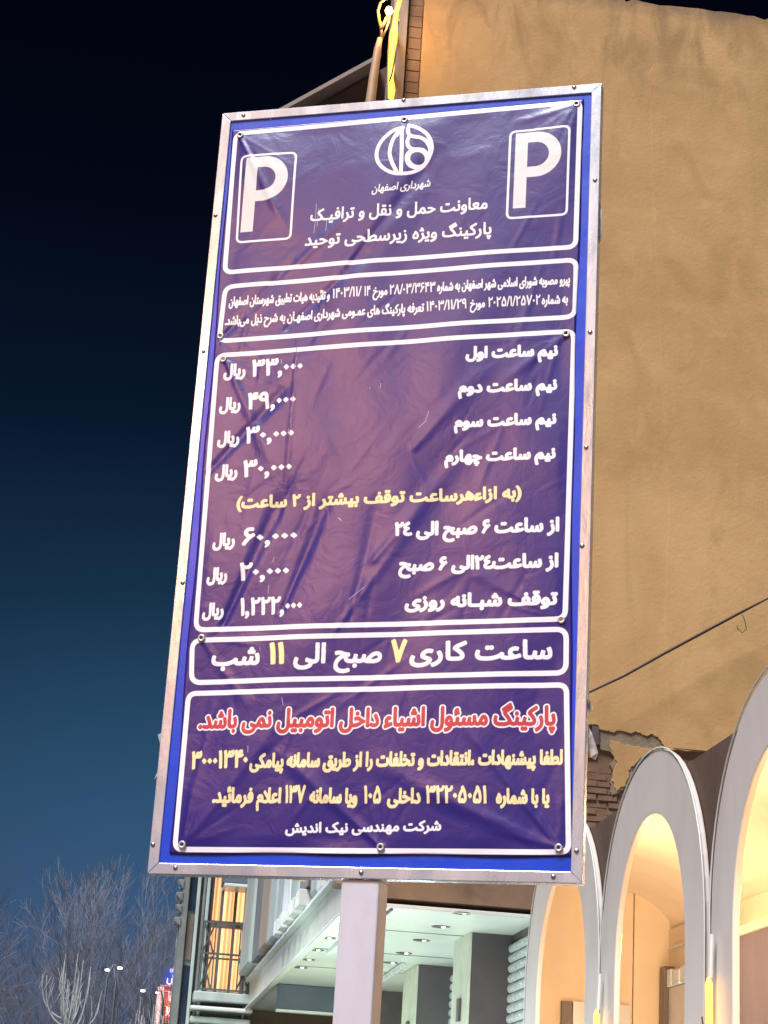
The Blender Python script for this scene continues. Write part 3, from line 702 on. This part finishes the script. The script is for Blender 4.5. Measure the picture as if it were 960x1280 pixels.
# bays, near to far: shutter then a pier whose side is dark and whose street face is cream
bays = [(19.3, 21.5), (22.5, 25.3), (26.4, 29.4)]
for i, (a_, b_) in enumerate(bays):
    corrug(4.38, a_, b_, .2, CZ-.02, tb)
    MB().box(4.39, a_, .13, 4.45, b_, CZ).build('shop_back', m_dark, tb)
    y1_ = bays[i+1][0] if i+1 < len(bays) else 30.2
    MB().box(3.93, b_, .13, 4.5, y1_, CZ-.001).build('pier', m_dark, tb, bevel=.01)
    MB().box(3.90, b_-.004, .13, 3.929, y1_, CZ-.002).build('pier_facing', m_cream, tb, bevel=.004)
    MB().box(3.87, b_+.35, 3.3, 3.905, b_+.5, 3.55).build('wall_box', m_dark, tb)
MB().box(4.2, 30.2, .13, 4.5, 36, CZ).build('shop_back', m_greywall, tb)

# ------------------------------------------------ first-floor street face above the fascia
def fb(y0, y1, z0, z1, name, m, out=.05, bevel=.006): return MB().box(2.42-out, y0, z0, 2.425, y1, z1).build(name, m, tb, bevel=bevel)
fb(20.38, 20.95, 5.0, 9, 'window_panel', m_panelbrown, .10)
fb(20.38, 20.97, 4.86, 4.99, 'window_sill', m_white_ceiling, .14)
fb(21.0, 21.5, 4.86, 9, 'window_frame', m_white_ceiling, .15)
fb(21.55, 21.75, 4.72, 9, 'pilaster', m_mint, .10)
fb(21.8, 22.2, 4.72, 9, 'dark_strip', m_glass_dark, .11)
fb(22.3, 22.75, 4.72, 9, 'pilaster', m_white_ceiling, .16, .03)
fb(22.8, 23.3, 4.72, 9, 'pilaster', m_mint, .18, .05)
fb(23.4, 23.65, 4.9, 9, 'dark_strip', m_dark, .15)
fb(23.7, 24.85, 4.95, 9, 'window_panel', m_panelbrown, .17)
fb(24.95, 25.9, 4.8, 9, 'pilaster', m_mint, .19, .03)
fb(26.0, 26.9, 4.8, 9, 'pilaster', m_white_ceiling, .21, .05)
fb(27.0, 27.9, 4.8, 9, 'pilaster', m_mint, .20, .03)
fb(28.0, 29.0, 4.75, 9, 'window_panel', m_mint, .23, .04)
fb(29.1, 30.4, 4.75, 9, 'pilaster', m_corner, .25, .05)
fb(30.5, 31.8, 4.75, 9, 'pilaster', m_greywall, .24)
fb(32.0, 34.3, 4.75, 9, 'pilaster', m_mint, .28, .05)
for k in range(5):
    fb(24.0 + k*.8, 24.45 + k*.8, 4.72, 4.93, 'dentil', m_white_ceiling, .25, .01)
point('shop_light_standin', (3.1, 20.4, 2.2), 75, (.80, 1, .93), .25)  # soft stand-ins for unseen shop lights, without fittings
point('shop_light_standin', (3.1, 23.6, 2.2), 60, (.80, 1, .90), .25)
point('shop_light_standin', (3.1, 27.0, 2.3), 60, (.85, 1, .75), .25)
point('street_front_fill', (1.1, 24.5, 3.2), 55, (.72, 1, .92), .3)  # added soft lamps without fittings, to light the street front
point('street_front_fill', (.2, 31.5, 3.4), 45, (.85, .95, .92), .3)

# ================================================================== DIM BUILDING BEYOND with the lit balcony window
bb = thing('balcony_building', 'grey building beyond the canopy with a lit amber balcony window behind lattice railing', 'building')
Yb = 34.6
def q2(pts, y=Yb): return px2(pts, 1, y)
front = [(1.02, 0), (3.9, 0), (3.9, 23.75)] + q2([(485, 82), (395, 132), (316, 173)]) + [(1.0, 21.2)]
# wall with the window opening left out: four pieces round it
wx0, wx1, wz0, wz1 = 1.56, 2.24, 4.50, 6.56
MB().prism([(1.02, 0), (wx0, 0), (wx0, 21.5), (1.02, 21.2)], 1, Yb, Yb+.3).build('wall', m_greywall, bb)
MB().prism([(wx1, 0), (3.9, 0), (3.9, 23.75), q2([(485, 82)])[0], (wx1, 22.35)], 1, Yb, Yb+.3).build('wall', m_roof, bb)
MB().prism([(wx0, 0), (wx1, 0), (wx1, wz0), (wx0, wz0)], 1, Yb, Yb+.3).build('wall', m_greywall, bb)
MB().prism([(wx0, wz1), (wx1, wz1), (wx1, 22.35), (wx0, 21.5)], 1, Yb, Yb+.3).build('wall', m_roof, bb)
MB().box(1.04, Yb+.3, 0, 1.3, Yb+1.0, 21).build('side_wall', m_greywall, bb)
rl_ = q2([(316, 176), (395, 132), (472, 87)], Yb)
MB().prism([(rl_[0][0]-.2, rl_[0][1]-.1), rl_[2], (rl_[2][0], rl_[2][1]+.10), (rl_[0][0]-.2, rl_[0][1])], 1, Yb-.5, Yb+1).build('roof_edge', m_corner, bb)
MB().box(2.5, Yb-.45, 21.2, 3.6, Yb, 22.2).build('roof_box', m_darkbrown, bb)
# lit room: curtain and folds glow themselves in place of lamplight
m_lit = glow('glowing_curtain', (1, .60, .30), .40)
MB().box(wx0-.1, Yb+.6, wz0-.2, wx1+.1, Yb+.65, wz1+.2).build('self_lit_curtain', m_lit, bb)
for k in range(9):
    xx_ = wx0 + .03 + k*.075
    MB().tube([(xx_, Yb+.56, wz0), (xx_+.01, Yb+.56, wz1)], .028, 6).build('curtain_fold', glow('curtain_fold_glow', (1, .60 if k % 3 else .74, .30 if k % 3 else .46), (.36, .30, .45, .62, .34)[k % 5]), bb, smooth=True)
wf = MB().box(wx0, Yb-.02, 5.60, wx1, Yb+.1, 5.72).build('window_frame', m_panelbrown, bb)
for a_ in (wx0, 1.74, 1.98, wx1-.05):
    MB().box(a_, Yb-.015, wz0, a_+.05, Yb+.08, wz1).build('mullion', m_panelbrown, wf)
MB().box(wx0, Yb-.01, 5.05, wx1, Yb+.07, 5.08).build('mullion', m_panelbrown, wf)
# railing with crossed bars
rl2 = thing('balcony_railing', 'iron lattice railing with crossed bars in front of the lit amber window', 'railing')
for z_ in (4.47, 5.08, 5.62): MB().box(1.44, Yb-.46, z_, 2.34, Yb-.42, z_+.035).build('rail', m_iron, rl2)
for a_ in (1.46, 1.66, 1.98, 2.10, 2.31): MB().box(a_, Yb-.455, 4.47, a_+.025, Yb-.43, 5.64).build('bar', m_iron, rl2)
for a_, b_ in ((1.47, 1.66), (2.11, 2.32)):
    for z0, z1 in ((5.1, 5.62), (4.5, 5.06)):
        MB().tube([(a_, Yb-.44, z0), (b_, Yb-.44, z1)], .017, 5).build('lattice_bar', m_iron, rl2)
        MB().tube([(a_, Yb-.447, z1), (b_, Yb-.447, z0)], .017, 5).build('lattice_bar', m_iron, rl2)
MB().box(1.38, Yb-.55, 4.28, 2.4, Yb, 4.44).build('balcony_slab', m_mint, bb, bevel=.02)
MB().box(1.34, Yb-.6, 4.12, 2.42, Yb, 4.19).build('balcony_slab', m_white_ceiling, bb, bevel=.02)
MB().box(1.36, Yb-.5, 3.92, 2.4, Yb, 4.02).build('balcony_slab', m_mint, bb, bevel=.02)
MB().box(1.34, Yb-.6, 3.72, 2.42, Yb, 3.78).build('balcony_slab', m_white_ceiling, bb, bevel=.02)
MB().box(1.72, Yb-.7, 6.30, 2.50, Yb, 6.62).build('awning_box', m_slate, bb, bevel=.02)
MB().box(1.74, Yb-.74, 6.24, 2.52, Yb, 6.295).build('awning_trim', m_white_ceiling, bb, bevel=.01)
for a_, b_, m_ in ((1.04, 1.16, m_greywall), (1.30, 1.36, m_mint), (1.41, 1.46, m_greywall), (1.47, 1.53, m_mint), (2.27, 2.31, m_mint)):
    MB().box(a_, Yb-.12, 3.0, b_, Yb, 12).build('pilaster', m_, bb, bevel=.012)
for z0, z1, m_ in ((5.85, 8.0, m_glass_dark), (5.0, 5.75, m_panelbrown), (3.2, 4.9, m_glass_dark)):
    MB().box(1.18, Yb-.03, z0, 1.29, Yb+.01, z1).build('narrow_window', m_, bb)
MB().box(2.34, Yb-.05, 5.12, 2.47, Yb+.01, 5.84).build('narrow_window', m_glass_dark, bb)
MB().box(2.31, Yb-.09, 5.02, 2.50, Yb, 5.10).build('window_sill', m_mint, bb, bevel=.01)
for k in range(5):
    zz = 5.55 + k*.22
    MB().prism([(1.06, zz), (.94 + (k % 2)*.03, zz+.08), (.93, zz+.16), (1.06, zz+.17)], 1, Yb-.15, Yb+.3).build('cornice_bracket', m_greywall, bb, bevel=.02)

# ================================================================== ARCADE SCREEN: three white arch rings before a brown wall
AX = 3.90
def arc(c, a, z0, h, n=28, pw=2.1):
    out = []
    for k in range(n+1):
        t_ = math.pi*k/n; cc = math.cos(t_); ss = math.sin(t_)
        out.append((c + a*(1 if cc > 0 else -1)*abs(cc)**(2/pw), z0 + h*abs(ss)**(2/pw)))
    return out
cent = (16.97, 14.08, 11.10, 8.15)
arch_lab = ('grey-white arch ring half hidden behind the lower right corner of the blue board', 'whole grey-white arch ring standing between two others with amber light inside',
            'largest grey-white arch ring cut off by the right edge of the picture', 'nearest grey-white arch ring of the row')
for c_, lb in zip(cent[:3], arch_lab):
    t_ = thing('arch_frame', lb, 'arch', (AX, c_, .13), 'arch rings along the shop arcade')
    pts = [(c_-1.42 if False else c_+1.42, .13)] + arc(c_, 1.42, 3.3, 1.49) + [(c_-1.42, .13), (c_-.955, .13)] + arc(c_, .955, 3.2, 1.11)[::-1] + [(c_+.955, .13)]
    pts = [(y_-c_, z_-.13) for y_, z_ in pts]
    MB().prism(pts, 0, 0, .05).build('arch_ring', m_grey_panel, t_, bevel=.012)
    rim = [(y_-c_, z_-.13) for y_, z_ in arc(c_, 1.435, 3.3, 1.505)]
    MB().tube([(-.004, y_, z_) for y_, z_ in [(1.432, 0)] + rim + [(-1.432, 0)]], .007, 6).build('edge_trim', m_white_ceiling, t_, smooth=True)
# fixing on right ring
sh = thing('shop_front', 'single-storey shop front behind the arches with amber lit plaster inside', 'shop')
top_z = 4.56
out = [(18.45, .13), (18.45, top_z), (6.4, top_z), (6.4, .13)]
cut = []
for c_ in cent[::-1]:
    cut += [(c_-1.2, .13)] + arc(c_, 1.2, 3.2, 1.22)[::-1] + [(c_+1.2, .13)]
MB().prism(out + cut, 0, AX+.06, AX+.085).build('brown_wall', m_darkbrown, sh)
cv = [(AX+.10, 4.50)] + [(AX+.10 + 1.32*math.sin(a), 4.02 + .48*math.cos(a)) for a in [math.pi/2*k/8 for k in range(9)]]
cv += [(cv[-1][0]+.1, 4.02), (cv[-1][0]+.1, 4.56), (AX+.10, 4.56)]
MB().add([(x_, y_, z_) for y_ in (6.4, 18.35) for x_, z_ in cv], [(i, i+1, len(cv)+i+1, len(cv)+i) for i in range(len(cv)-1)]).build('cove_ceiling', m_warm_wall, sh, smooth=True)
MB().box(5.3, 6.4, .13, 5.4, 19.4, 4.03).build('back_wall', m_warm_wall, sh)
MB().box(4.95, 18.35, .13, 5.4, 18.45, 4.56).build('end_wall', m_warm_wall, sh)
MB().box(AX+.10, 6.3, .13, 5.4, 6.4, 4.56).build('end_wall', m_warm_wall, sh)
MB().box(5.22, 13.2, .13, 5.302, 16.1, 3.70).build('door_leaf', mat('mauve_grey_metal', (.16, .14, .18), .5, 0, .15, 2, .1, 20, stretch=(1, 1, .3)), sh)
MB().box(5.19, 13.1, 3.705, 5.302, 16.2, 3.78).build('door_head', m_warm_wall, sh, bevel=.01)
MB().box(5.19, 16.12, .13, 5.302, 16.25, 3.70).build('door_jamb', m_warm_wall, sh, bevel=.01)
MB().box(5.19, 16.7, .13, 5.302, 16.89, 3.62).build('door_jamb', m_panelbrown, sh, bevel=.01)
MB().box(5.19, 18.15, .13, 5.302, 18.3, 3.66).build('door_jamb', m_panelbrown, sh, bevel=.01)
m_whites = mat('white_shutter', (.62, .64, .66), .4, .2, .1, 4, .2, 25)
MB().box(5.24, 16.9, .13, 5.302, 18.14, 3.45).build('shutter', m_whites, sh)
for k in range(9):
    MB().box(5.215 + .012*(k % 2), 16.9 + k*.138, 3.46, 5.30, 17.034 + k*.138, 3.60 + .012*(k % 3)).build('shutter_hood', mat('pale_blue_plastic', (.66, .74, .80), .4, 0, .1, 8, .1, 30) if k == 0 else bpy.data.materials['pale_blue_plastic'], sh, bevel=.01)
MB().box(AX+.10, 18.36, .13, 4.94, 18.42, 4.56).build('end_wall', m_warm_wall, sh)
MB().box(4.35, 18.3, .13, 4.9, 18.345, 3.28).build('shutter', m_whites, sh)
MB().box(4.24, 18.3, .13, 4.34, 18.346, 3.28).build('door_jamb', m_panelbrown, sh)
MB().tube([(5.28, 16.6, 3.86), (5.28, 18.3, 3.84)], .012, 6).build('conduit', m_white_ceiling, sh)
for c_ in cent:
    for z_, e_ in ((3.5, 38), (2.0, 18)): point('shop_lamp', (4.22, c_-1.46, z_), e_, (1, .66, .36), .10)
for c_ in cent: point('cove_fill', (4.7, c_+.9, 1.0), 42, (1, .66, .38), .2)  # added fill from below to even out the glow on the cove
# amber tube lamps standing in the gaps between rings
m_amber = glow('amber_tube', (1, .50, .06), 1.6)
for q_, lb in (((886, 1222), 'glowing amber tube lamp in the gap right of the whole arch'), ((746, 1262), 'glowing amber tube lamp in the gap left of the whole arch')):
    p_ = at(*q_, 0, AX-.06)
    lt = thing('tube_lamp', lb, 'lamp', (p_.x, p_.y, p_.z), 'amber tube lamps between the arches')
    MB().tube([(0, 0, -.9), (0, 0, -.5), (.004, .004, -.2), (0, 0, -.04), (0, 0, 0)], [.024, .026, .024, .024, .010], 10).build('lamp_tube', m_amber, lt, smooth=True)
    MB().tube([(.02, .05, -.6), (-.03, -.02, -.42), (-.035, .03, -.25)], .006, 5).build('lamp_wire', m_cable, lt)
    MB().tube([(.01, 0, .0), (.02, 0, .28)], .016, 8).build('lamp_stem', m_slat, lt)
    point('tube_lamp_light', (-.12, 0, -.4), .6, (1, .55, .12), .05, lt)

# ================================================================== ROPE LIGHT, POLE AND LAMP by the building corner
def y6(pts, y=19.6): return [at(a, b, 1, y) for a, b in pts]
def tz(pts): return [tuple(v) for v in pts]
pole = thing('lamp_pole', 'thin tan forked pole with a small glaring bulb at the building corner', 'lamp', (0, 0, 0))
low = at(462, 125, 1, 19.6)
MB().tube([(low.x-.16, 19.6, 4.4)] + tz(y6([(463, 128), (467, 96), (472, 62), (475, 48)])), [.07, .062, .055, .045, .03], 10).build('pole', m_polepaint, pole, smooth=True)
z8 = lambda x, y: (430 + .1354*x, .1354*y)
MB().tube(tz(y6([z8(340, 370), z8(345, 280), z8(325, 190), z8(315, 100), z8(335, 30), z8(380, -10), z8(450, -25)])), .016, 8).build('pole_arm', m_polepaint, pole, smooth=True)
MB().tube(tz(y6([z8(340, 280), z8(370, 210), z8(400, 150)])), .018, 8).build('pole_arm', m_polepaint, pole, smooth=True)
MB().tube(tz(y6([z8(345, 370), z8(390, 270), z8(412, 200), z8(420, 150)])), .012, 8).build('pole_arm', m_polepaint, pole, smooth=True)
MB().tube(tz(y6([z8(315, 90), z8(322, 160), z8(340, 230)], 19.57)), .013, 6).build('glow_strip', glow('yellow_strip', (1, .45, .05), 1.3), pole, smooth=True)
lb_ = at(*z8(415, 100), 1, 19.55)
bl2 = MB().lathe((lb_.x, lb_.y, lb_.z), (0, 0, 1), [(0, -.05), (.035, -.04), (.05, 0), (.035, .04), (0, .05)], 14).build('bulb', glow('hot_bulb', (1, .55, .16), 5), pole, smooth=True)
point('bulb_light', (lb_.x, lb_.y-.10, lb_.z), 13, (1, .50, .14), .05, pole)
rope = thing('rope_light', 'bright yellow rope light hanging down the edge of the tan gable wall', 'light')
rp_ = tz(y6([z8(530, -40), z8(510, 20), z8(485, 110), z8(470, 220), z8(468, 330), z8(448, 450), z8(438, 600), z8(430, 720), z8(440, 830), z8(432, 905)], 19.7))
MB().tube(rp_, [.024, .024, .026, .032, .036, .040, .040, .034, .045, .035], 10).build('rope', glow('yellow_rope', (1, .50, .05), 1.5), rope, smooth=True)
MB().tube(tz(y6([z8(495, 370), z8(478, 480), z8(465, 560), z8(440, 690), z8(420, 750)], 19.62)), .010, 6).build('wire', m_cable, rope, smooth=True)
MB().tube(tz(y6([z8(460, 200), z8(425, 330), z8(412, 480), z8(408, 650), z8(405, 760)], 19.75)), .016, 6).build('wire', m_polepaint, rope, smooth=True)
for a_ in ((475, 180), (440, 520), (436, 840)):
    q_ = at(*z8(*a_), 1, 19.7); MB().box(q_.x-.02, 19.7, q_.z-.015, q_.x+.05, 19.98, q_.z+.015).build('clip', m_steel, rope)
point('rope_light_lamp', tuple(at(*z8(470, 130), 1, 19.5)), 6, (1, .62, .15), .06, rope)

# ================================================================== CABLE
cb = thing('sagging_cable', 'dark red-brown cable slanting up across the tan gable wall', 'cable')
cpt = [tuple(at(x_, y_, 1, 19.7)) for x_, y_ in ((700, 882), (735, 866), (780, 845), (830, 817), (880, 790), (925, 766), (960, 748), (1010, 722))]
MB().tube([(3.9, 19.9, 6.4)] + cpt + [(9.5, 19.7, 9.6)], [.008, .010, .012, .014, .016, .017, .016, .010, .012, .012], 8).build('cable_run', m_cable, cb, smooth=True)
hk = [tuple(at(x_, y_, 1, 19.68)) for x_, y_ in ((928, 768), (931, 776), (933, 786), (928, 791), (922, 786), (921, 782))]
MB().tube(hk, .005, 5).build('loose_end', m_cable, cb, smooth=True)

# ================================================================== BARE TREES
def grow(mb, p, d, ln, r, depth, spread, up, minr, kids=(2, 3)):
    n = 3; pts = [p]; rs = [r]; cur = p.copy(); dd = d.normalized()
    for i in range(n):
        dd = (dd + Vector((random.gauss(0, .10), random.gauss(0, .10), random.gauss(0, .06) + up*.12))).normalized()
        cur = cur + dd*(ln/n); pts.append(cur.copy()); rs.append(max(minr, r*(1 - .35*(i+1)/n)))
    mb.tube(pts, rs, 5 if depth > 4 else 3, cap=False)
    if depth <= 0: return
    k = random.randint(*kids)
    for j in range(k):
        ax_ = dd.orthogonal().normalized(); ax_.rotate(Matrix.Rotation(random.uniform(0, 6.28), 3, dd))
        nd = (dd*math.cos(spread) + ax_*math.sin(spread*random.uniform(.7, 1.3)))
        grow(mb, pts[-1], nd, ln*random.uniform(.68, .88), rs[-1]*.72, depth-1, spread, up, minr, kids)
    if depth > 2:
        grow(mb, pts[2], (dd + Vector((random.gauss(0, .6), random.gauss(0, .6), .3))), ln*.6, rs[-1]*.5, depth-2, spread, up, minr, kids)
def tree_mesh(seed, h, depth=6, spread=.38, up=.5, minr=.0065):
    random.seed(seed); tr = MB(); cr = MB()
    tr.tube([(0, 0, 0), (.03, .02, h*.12), (0, .05, h*.24)], [h*.022, h*.017, h*.014], 8)
    for k in range(4):
        a_ = k*1.57 + random.uniform(-.4, .4)
        grow(cr, Vector((0, .05, h*.22)), Vector((math.cos(a_)*.5, math.sin(a_)*.5, 1)), h*.21, h*.0095, depth, spread, up, minr)
    return tr.mesh('trunk', True), cr.mesh('crown')
tm = [tree_mesh(5, 10.5), tree_mesh(21, 10.0), tree_mesh(34, 9.4)]
for a_, b_ in tm: a_.materials.append(m_fartwig); b_.materials.append(m_fartwig)
for i, (x_, y_, s_, r_, k, lb) in enumerate((
        (-.6, 58, 1.06, .3, 0, 'tallest hazy bare tree in the middle of the far clump'),
        (-4.1, 56, .97, 1.9, 1, 'bare tree at the far left edge of the picture'),
        (-2.5, 64, .98, 4.1, 2, 'hazy bare tree filling the gap beside the leftmost tree'),
        (1.5, 60, .98, 2.6, 1, 'bare tree rising just left of the grey balcony building'),
        (3.0, 66, 1.05, 5.1, 0, 'bare tree partly hidden behind the grey balcony building'),
        (.4, 74, 1.0, .9, 2, 'faint bare tree furthest back under the tallest one'),
        (-5.8, 68, 1.1, 3.5, 0, 'faint bare tree standing behind the leftmost tree'))):
    t_ = thing('bare_tree', lb, 'tree', (x_, y_, 0), 'bare winter trees beyond the street', r_); t_.scale = (s_*.78, s_*.78, s_*.87)
    link('trunk', tm[k][0], None, t_); link('crown', tm[k][1], None, t_)
random.seed(9)
nt_ = thing('young_bare_tree', 'small pale bare tree with upswept pruned branches, nearest of the trees', 'tree', (-.55, 25, 0))
tk = MB(); tk.tube([(0, 0, 0), (.02, 0, 1.4), (0, .02, 3.0)], [.075, .06, .045], 8); tk.build('trunk', m_bark, nt_, smooth=True)
cw = MB()
for k in range(13):
    a_ = k*2.4 + random.uniform(-.3, .3); rad = random.uniform(.12, .44); z0 = 2.95 + random.uniform(0, .30)
    hgt = random.uniform(.55, .95) if rad < .3 else random.uniform(.4, .7); lx, ly = math.cos(a_), math.sin(a_)
    pts = [(0, 0, z0)]
    for t_ in (.15, .3, .45, .6, .8, 1):
        pts.append((lx*rad*(1 - (1-t_)**2.2), ly*rad*(1 - (1-t_)**2.2), z0 + hgt*(.12*t_ + .88*t_**1.7)))
    cw.tube(pts, [.019, .017, .014, .012, .010, .007, .004], 6)
    for j in range(3):
        b0 = Vector(pts[2+j]); cw.tube([b0, b0 + Vector((random.uniform(-.07, .07), random.uniform(-.07, .07), .14)), b0 + Vector((random.uniform(-.09, .09), random.uniform(-.08, .08), .36))], [.007, .005, .003], 4)
cw.build('crown', m_bark, nt_, smooth=True)
t2 = thing('young_bare_tree', 'low bare twigs of a small tree between the pale tree and the lit red billboard', 'tree', (.55, 29, 0))
link('trunk', bpy.data.objects['trunk.007'].data if 'trunk.007' in bpy.data.objects else tk.mesh('trunk'), m_bark, t2)
c2 = link('crown', cw.mesh('crown', True), m_bark, t2); c2.rotation_euler.z = 1.3; t2.scale = (1, 1, .96)

# ================================================================== FAR STREET LAMPS AND BILLBOARD
m_lampglow = glow('white_lamp', (.85, .95, 1), 3)
def far_lamp(q_, Y, lb, grp='small white street lamps among the trees', arm=.4, size=.11):
    p_ = at(*q_, 1, Y); t_ = thing('street_lamp', lb, 'street lamp', (p_.x+arm, p_.y, 0), grp)
    MB().tube([(0, 0, 0), (0, 0, p_.z-.3), (-arm*.4, 0, p_.z+.05), (-arm, 0, p_.z+.04)], [.05, .035, .025, .02], 6).build('pole', m_iron, t_, smooth=True)
    MB().lathe((-arm, 0, p_.z), (0, .2, -1), [(0, -size*.4), (size, 0), (size*.8, size*.5), (0, size*.6)], 12).build('lamp_head', m_lampglow, t_, smooth=True)
    return p_
far_lamp((150, 1209.5), 50, 'brighter right one of two twin street lamps above the young tree', arm=-.3, size=.07)
far_lamp((134, 1212), 50, 'left one of the twin street lamps above the young tree', arm=.25, size=.06)
far_lamp((178.5, 1238), 55, 'white street lamp between the trees left of the billboard', arm=.25, size=.07)
far_lamp((196.5, 1240.5), 58, 'small white street lamp touching the left edge of the red billboard', arm=.2, size=.05)
for q_ in ((150, 1215), (-20, 1150)):  # added lights on the trees, with no lamp of their own
    p_ = at(*q_, 1, 49); point('tree_fill', (p_.x, 44, p_.z), 260, (.72, .82, 1), .4)
point('tree_fill', (-1.6, 21.5, 2.2), 30, (.85, .9, 1), .3)  # added light for the young trees, no lamp stands here
bd = thing('billboard', 'lit red and white panelled billboard with blue top and letters US at the far end', 'billboard')
Yq = 60
def bq(x0, y0, x1, y1, name, m, par, d=.05, y=Yq):
    a_ = at(x0, y0, 1, y); b_ = at(x1, y1, 1, y)
    return MB().box(min(a_.x, b_.x), y-d, min(a_.z, b_.z), max(a_.x, b_.x), y+.1, max(a_.z, b_.z)).build(name, m, par)
z9 = lambda x, y: (180 + x/12, 1180 + y/12)
def bz(x0, y0, x1, y1, name, m, par, d=.05): return bq(*z9(x0, y0), *z9(x1, y1), name, m, par, d)
bz(250, 345, 540, 625, 'blue_panel', glow('blue_sign_face', (.03, .045, .25), .5), bd)
bz(390, 370, 540, 440, 'white_panel', glow('grey_sign_face', (.45, .38, .5), .5), bd, .07)
bz(400, 425, 545, 500, 'logo_patch', glow('bright_blue', (.02, .09, .9), .7), bd, .09)
bz(430, 470, 545, 620, 'logo_patch', glow('bright_pale', (.65, .8, 1), 1.0), bd, .10)
bz(240, 628, 530, 700, 'red_band', glow('dark_red_face', (.30, .03, .03), .5), bd)
for (x0, y0, x1, y1, c_, s_) in ((230, 725, 360, 925, (.55, .12, .08), .55), (365, 720, 500, 860, (1, .62, .55), .9), (360, 850, 470, 930, (1, .25, .06), .7),
                            (215, 955, 325, 1160, (.8, .10, .12), .6), (335, 950, 470, 1090, (1, .85, .72), .9), (330, 1040, 440, 1160, (.9, .12, .08), .7), (200, 1200, 460, 1500, (.6, .1, .08), .5)):
    bz(x0, y0, x1, y1, 'poster_panel', glow('poster_glow', c_, s_), bd, .06)
for (x0, y0, x1, y1) in ((235, 618, 530, 640), (235, 700, 520, 722), (205, 928, 470, 950), (185, 1162, 460, 1190)):
    bz(x0, y0, x1, y1, 'frame_bar', glow('frame_glow', (1, .6, .5), .6), bd, .12)
bz(205, 640, 222, 1500, 'frame_bar', glow('frame_glow', (1, .55, .5), .5), bd, .12)
bz(225, 345, 246, 640, 'frame_bar', m_fartwig, bd, .12)
for ch, q_ in (('U', z9(330, 600)), ('S', z9(425, 600))):
    cu = bpy.data.curves.new('letter', 'FONT'); cu.body = ch; cu.size = .26; cu.extrude = .01; cu.offset = .006
    o = bpy.data.objects.new('letter', cu); me = bpy.data.meshes.new_from_object(o); bpy.data.objects.remove(o)
    lo_ = link('letter', me, glow('letter_glow', (1, .7, .8), .8), bd); p_ = at(*q_, 1, Yq-.18); lo_.location = p_; lo_.rotation_euler = (R(90), 0, 0)
MB().box(1.55, Yq, 0, 1.7, Yq+.15, 6).build('post', m_fartwig, bd)
MB().box(1.95, Yq, 0, 2.1, Yq+.15, 6).build('post', m_fartwig, bd)

# ================================================================== SODIUM STREET LAMPS behind the camera, mirrored in the sign's frame and vinyl
m_sod = glow('sodium_lens', (1, .55, .2), 30)
def street_lamp(x_, y_, h, lb, e, col=(1, .40, .17), r=.3, arm=(1.2, 0)):
    t_ = thing('street_lamp', lb, 'street lamp', (x_, y_, 0), 'tall street lamps on the near side of the road')
    ex, ey = arm
    MB().tube([(0, 0, 0), (0, 0, h*.5), (0, 0, h-.1), (ex*.4, ey*.4, h+.25), (ex, ey, h+.2)], [.09, .07, .05, .04, .035], 10).build('pole', m_iron, t_, smooth=True)
    MB().box(ex-.2, ey-.14, h+.10, ex+.35, ey+.14, h+.24).build('lamp_head', m_steel, t_, bevel=.04)
    MB().box(ex-.15, ey-.11, h+.06, ex+.28, ey+.11, h+.098).build('lens', m_sod, t_, bevel=.01)
    point('street_lamp_light', (ex, ey, h-.05), e, col, r, t_)
street_lamp(-9.6, -3.0, 9.2, 'tall sodium street lamp left of the viewer', 820, r=.5)
street_lamp(-13.3, -8.6, 11.4, 'tall sodium street lamp further back to the left', 1100, r=.6)
street_lamp(-6.8, -5.6, 7.6, 'lower sodium street lamp behind the viewer', 60, r=.15)

SC.cycles.max_bounces = 6
SC.cycles.sample_clamp_indirect = 4
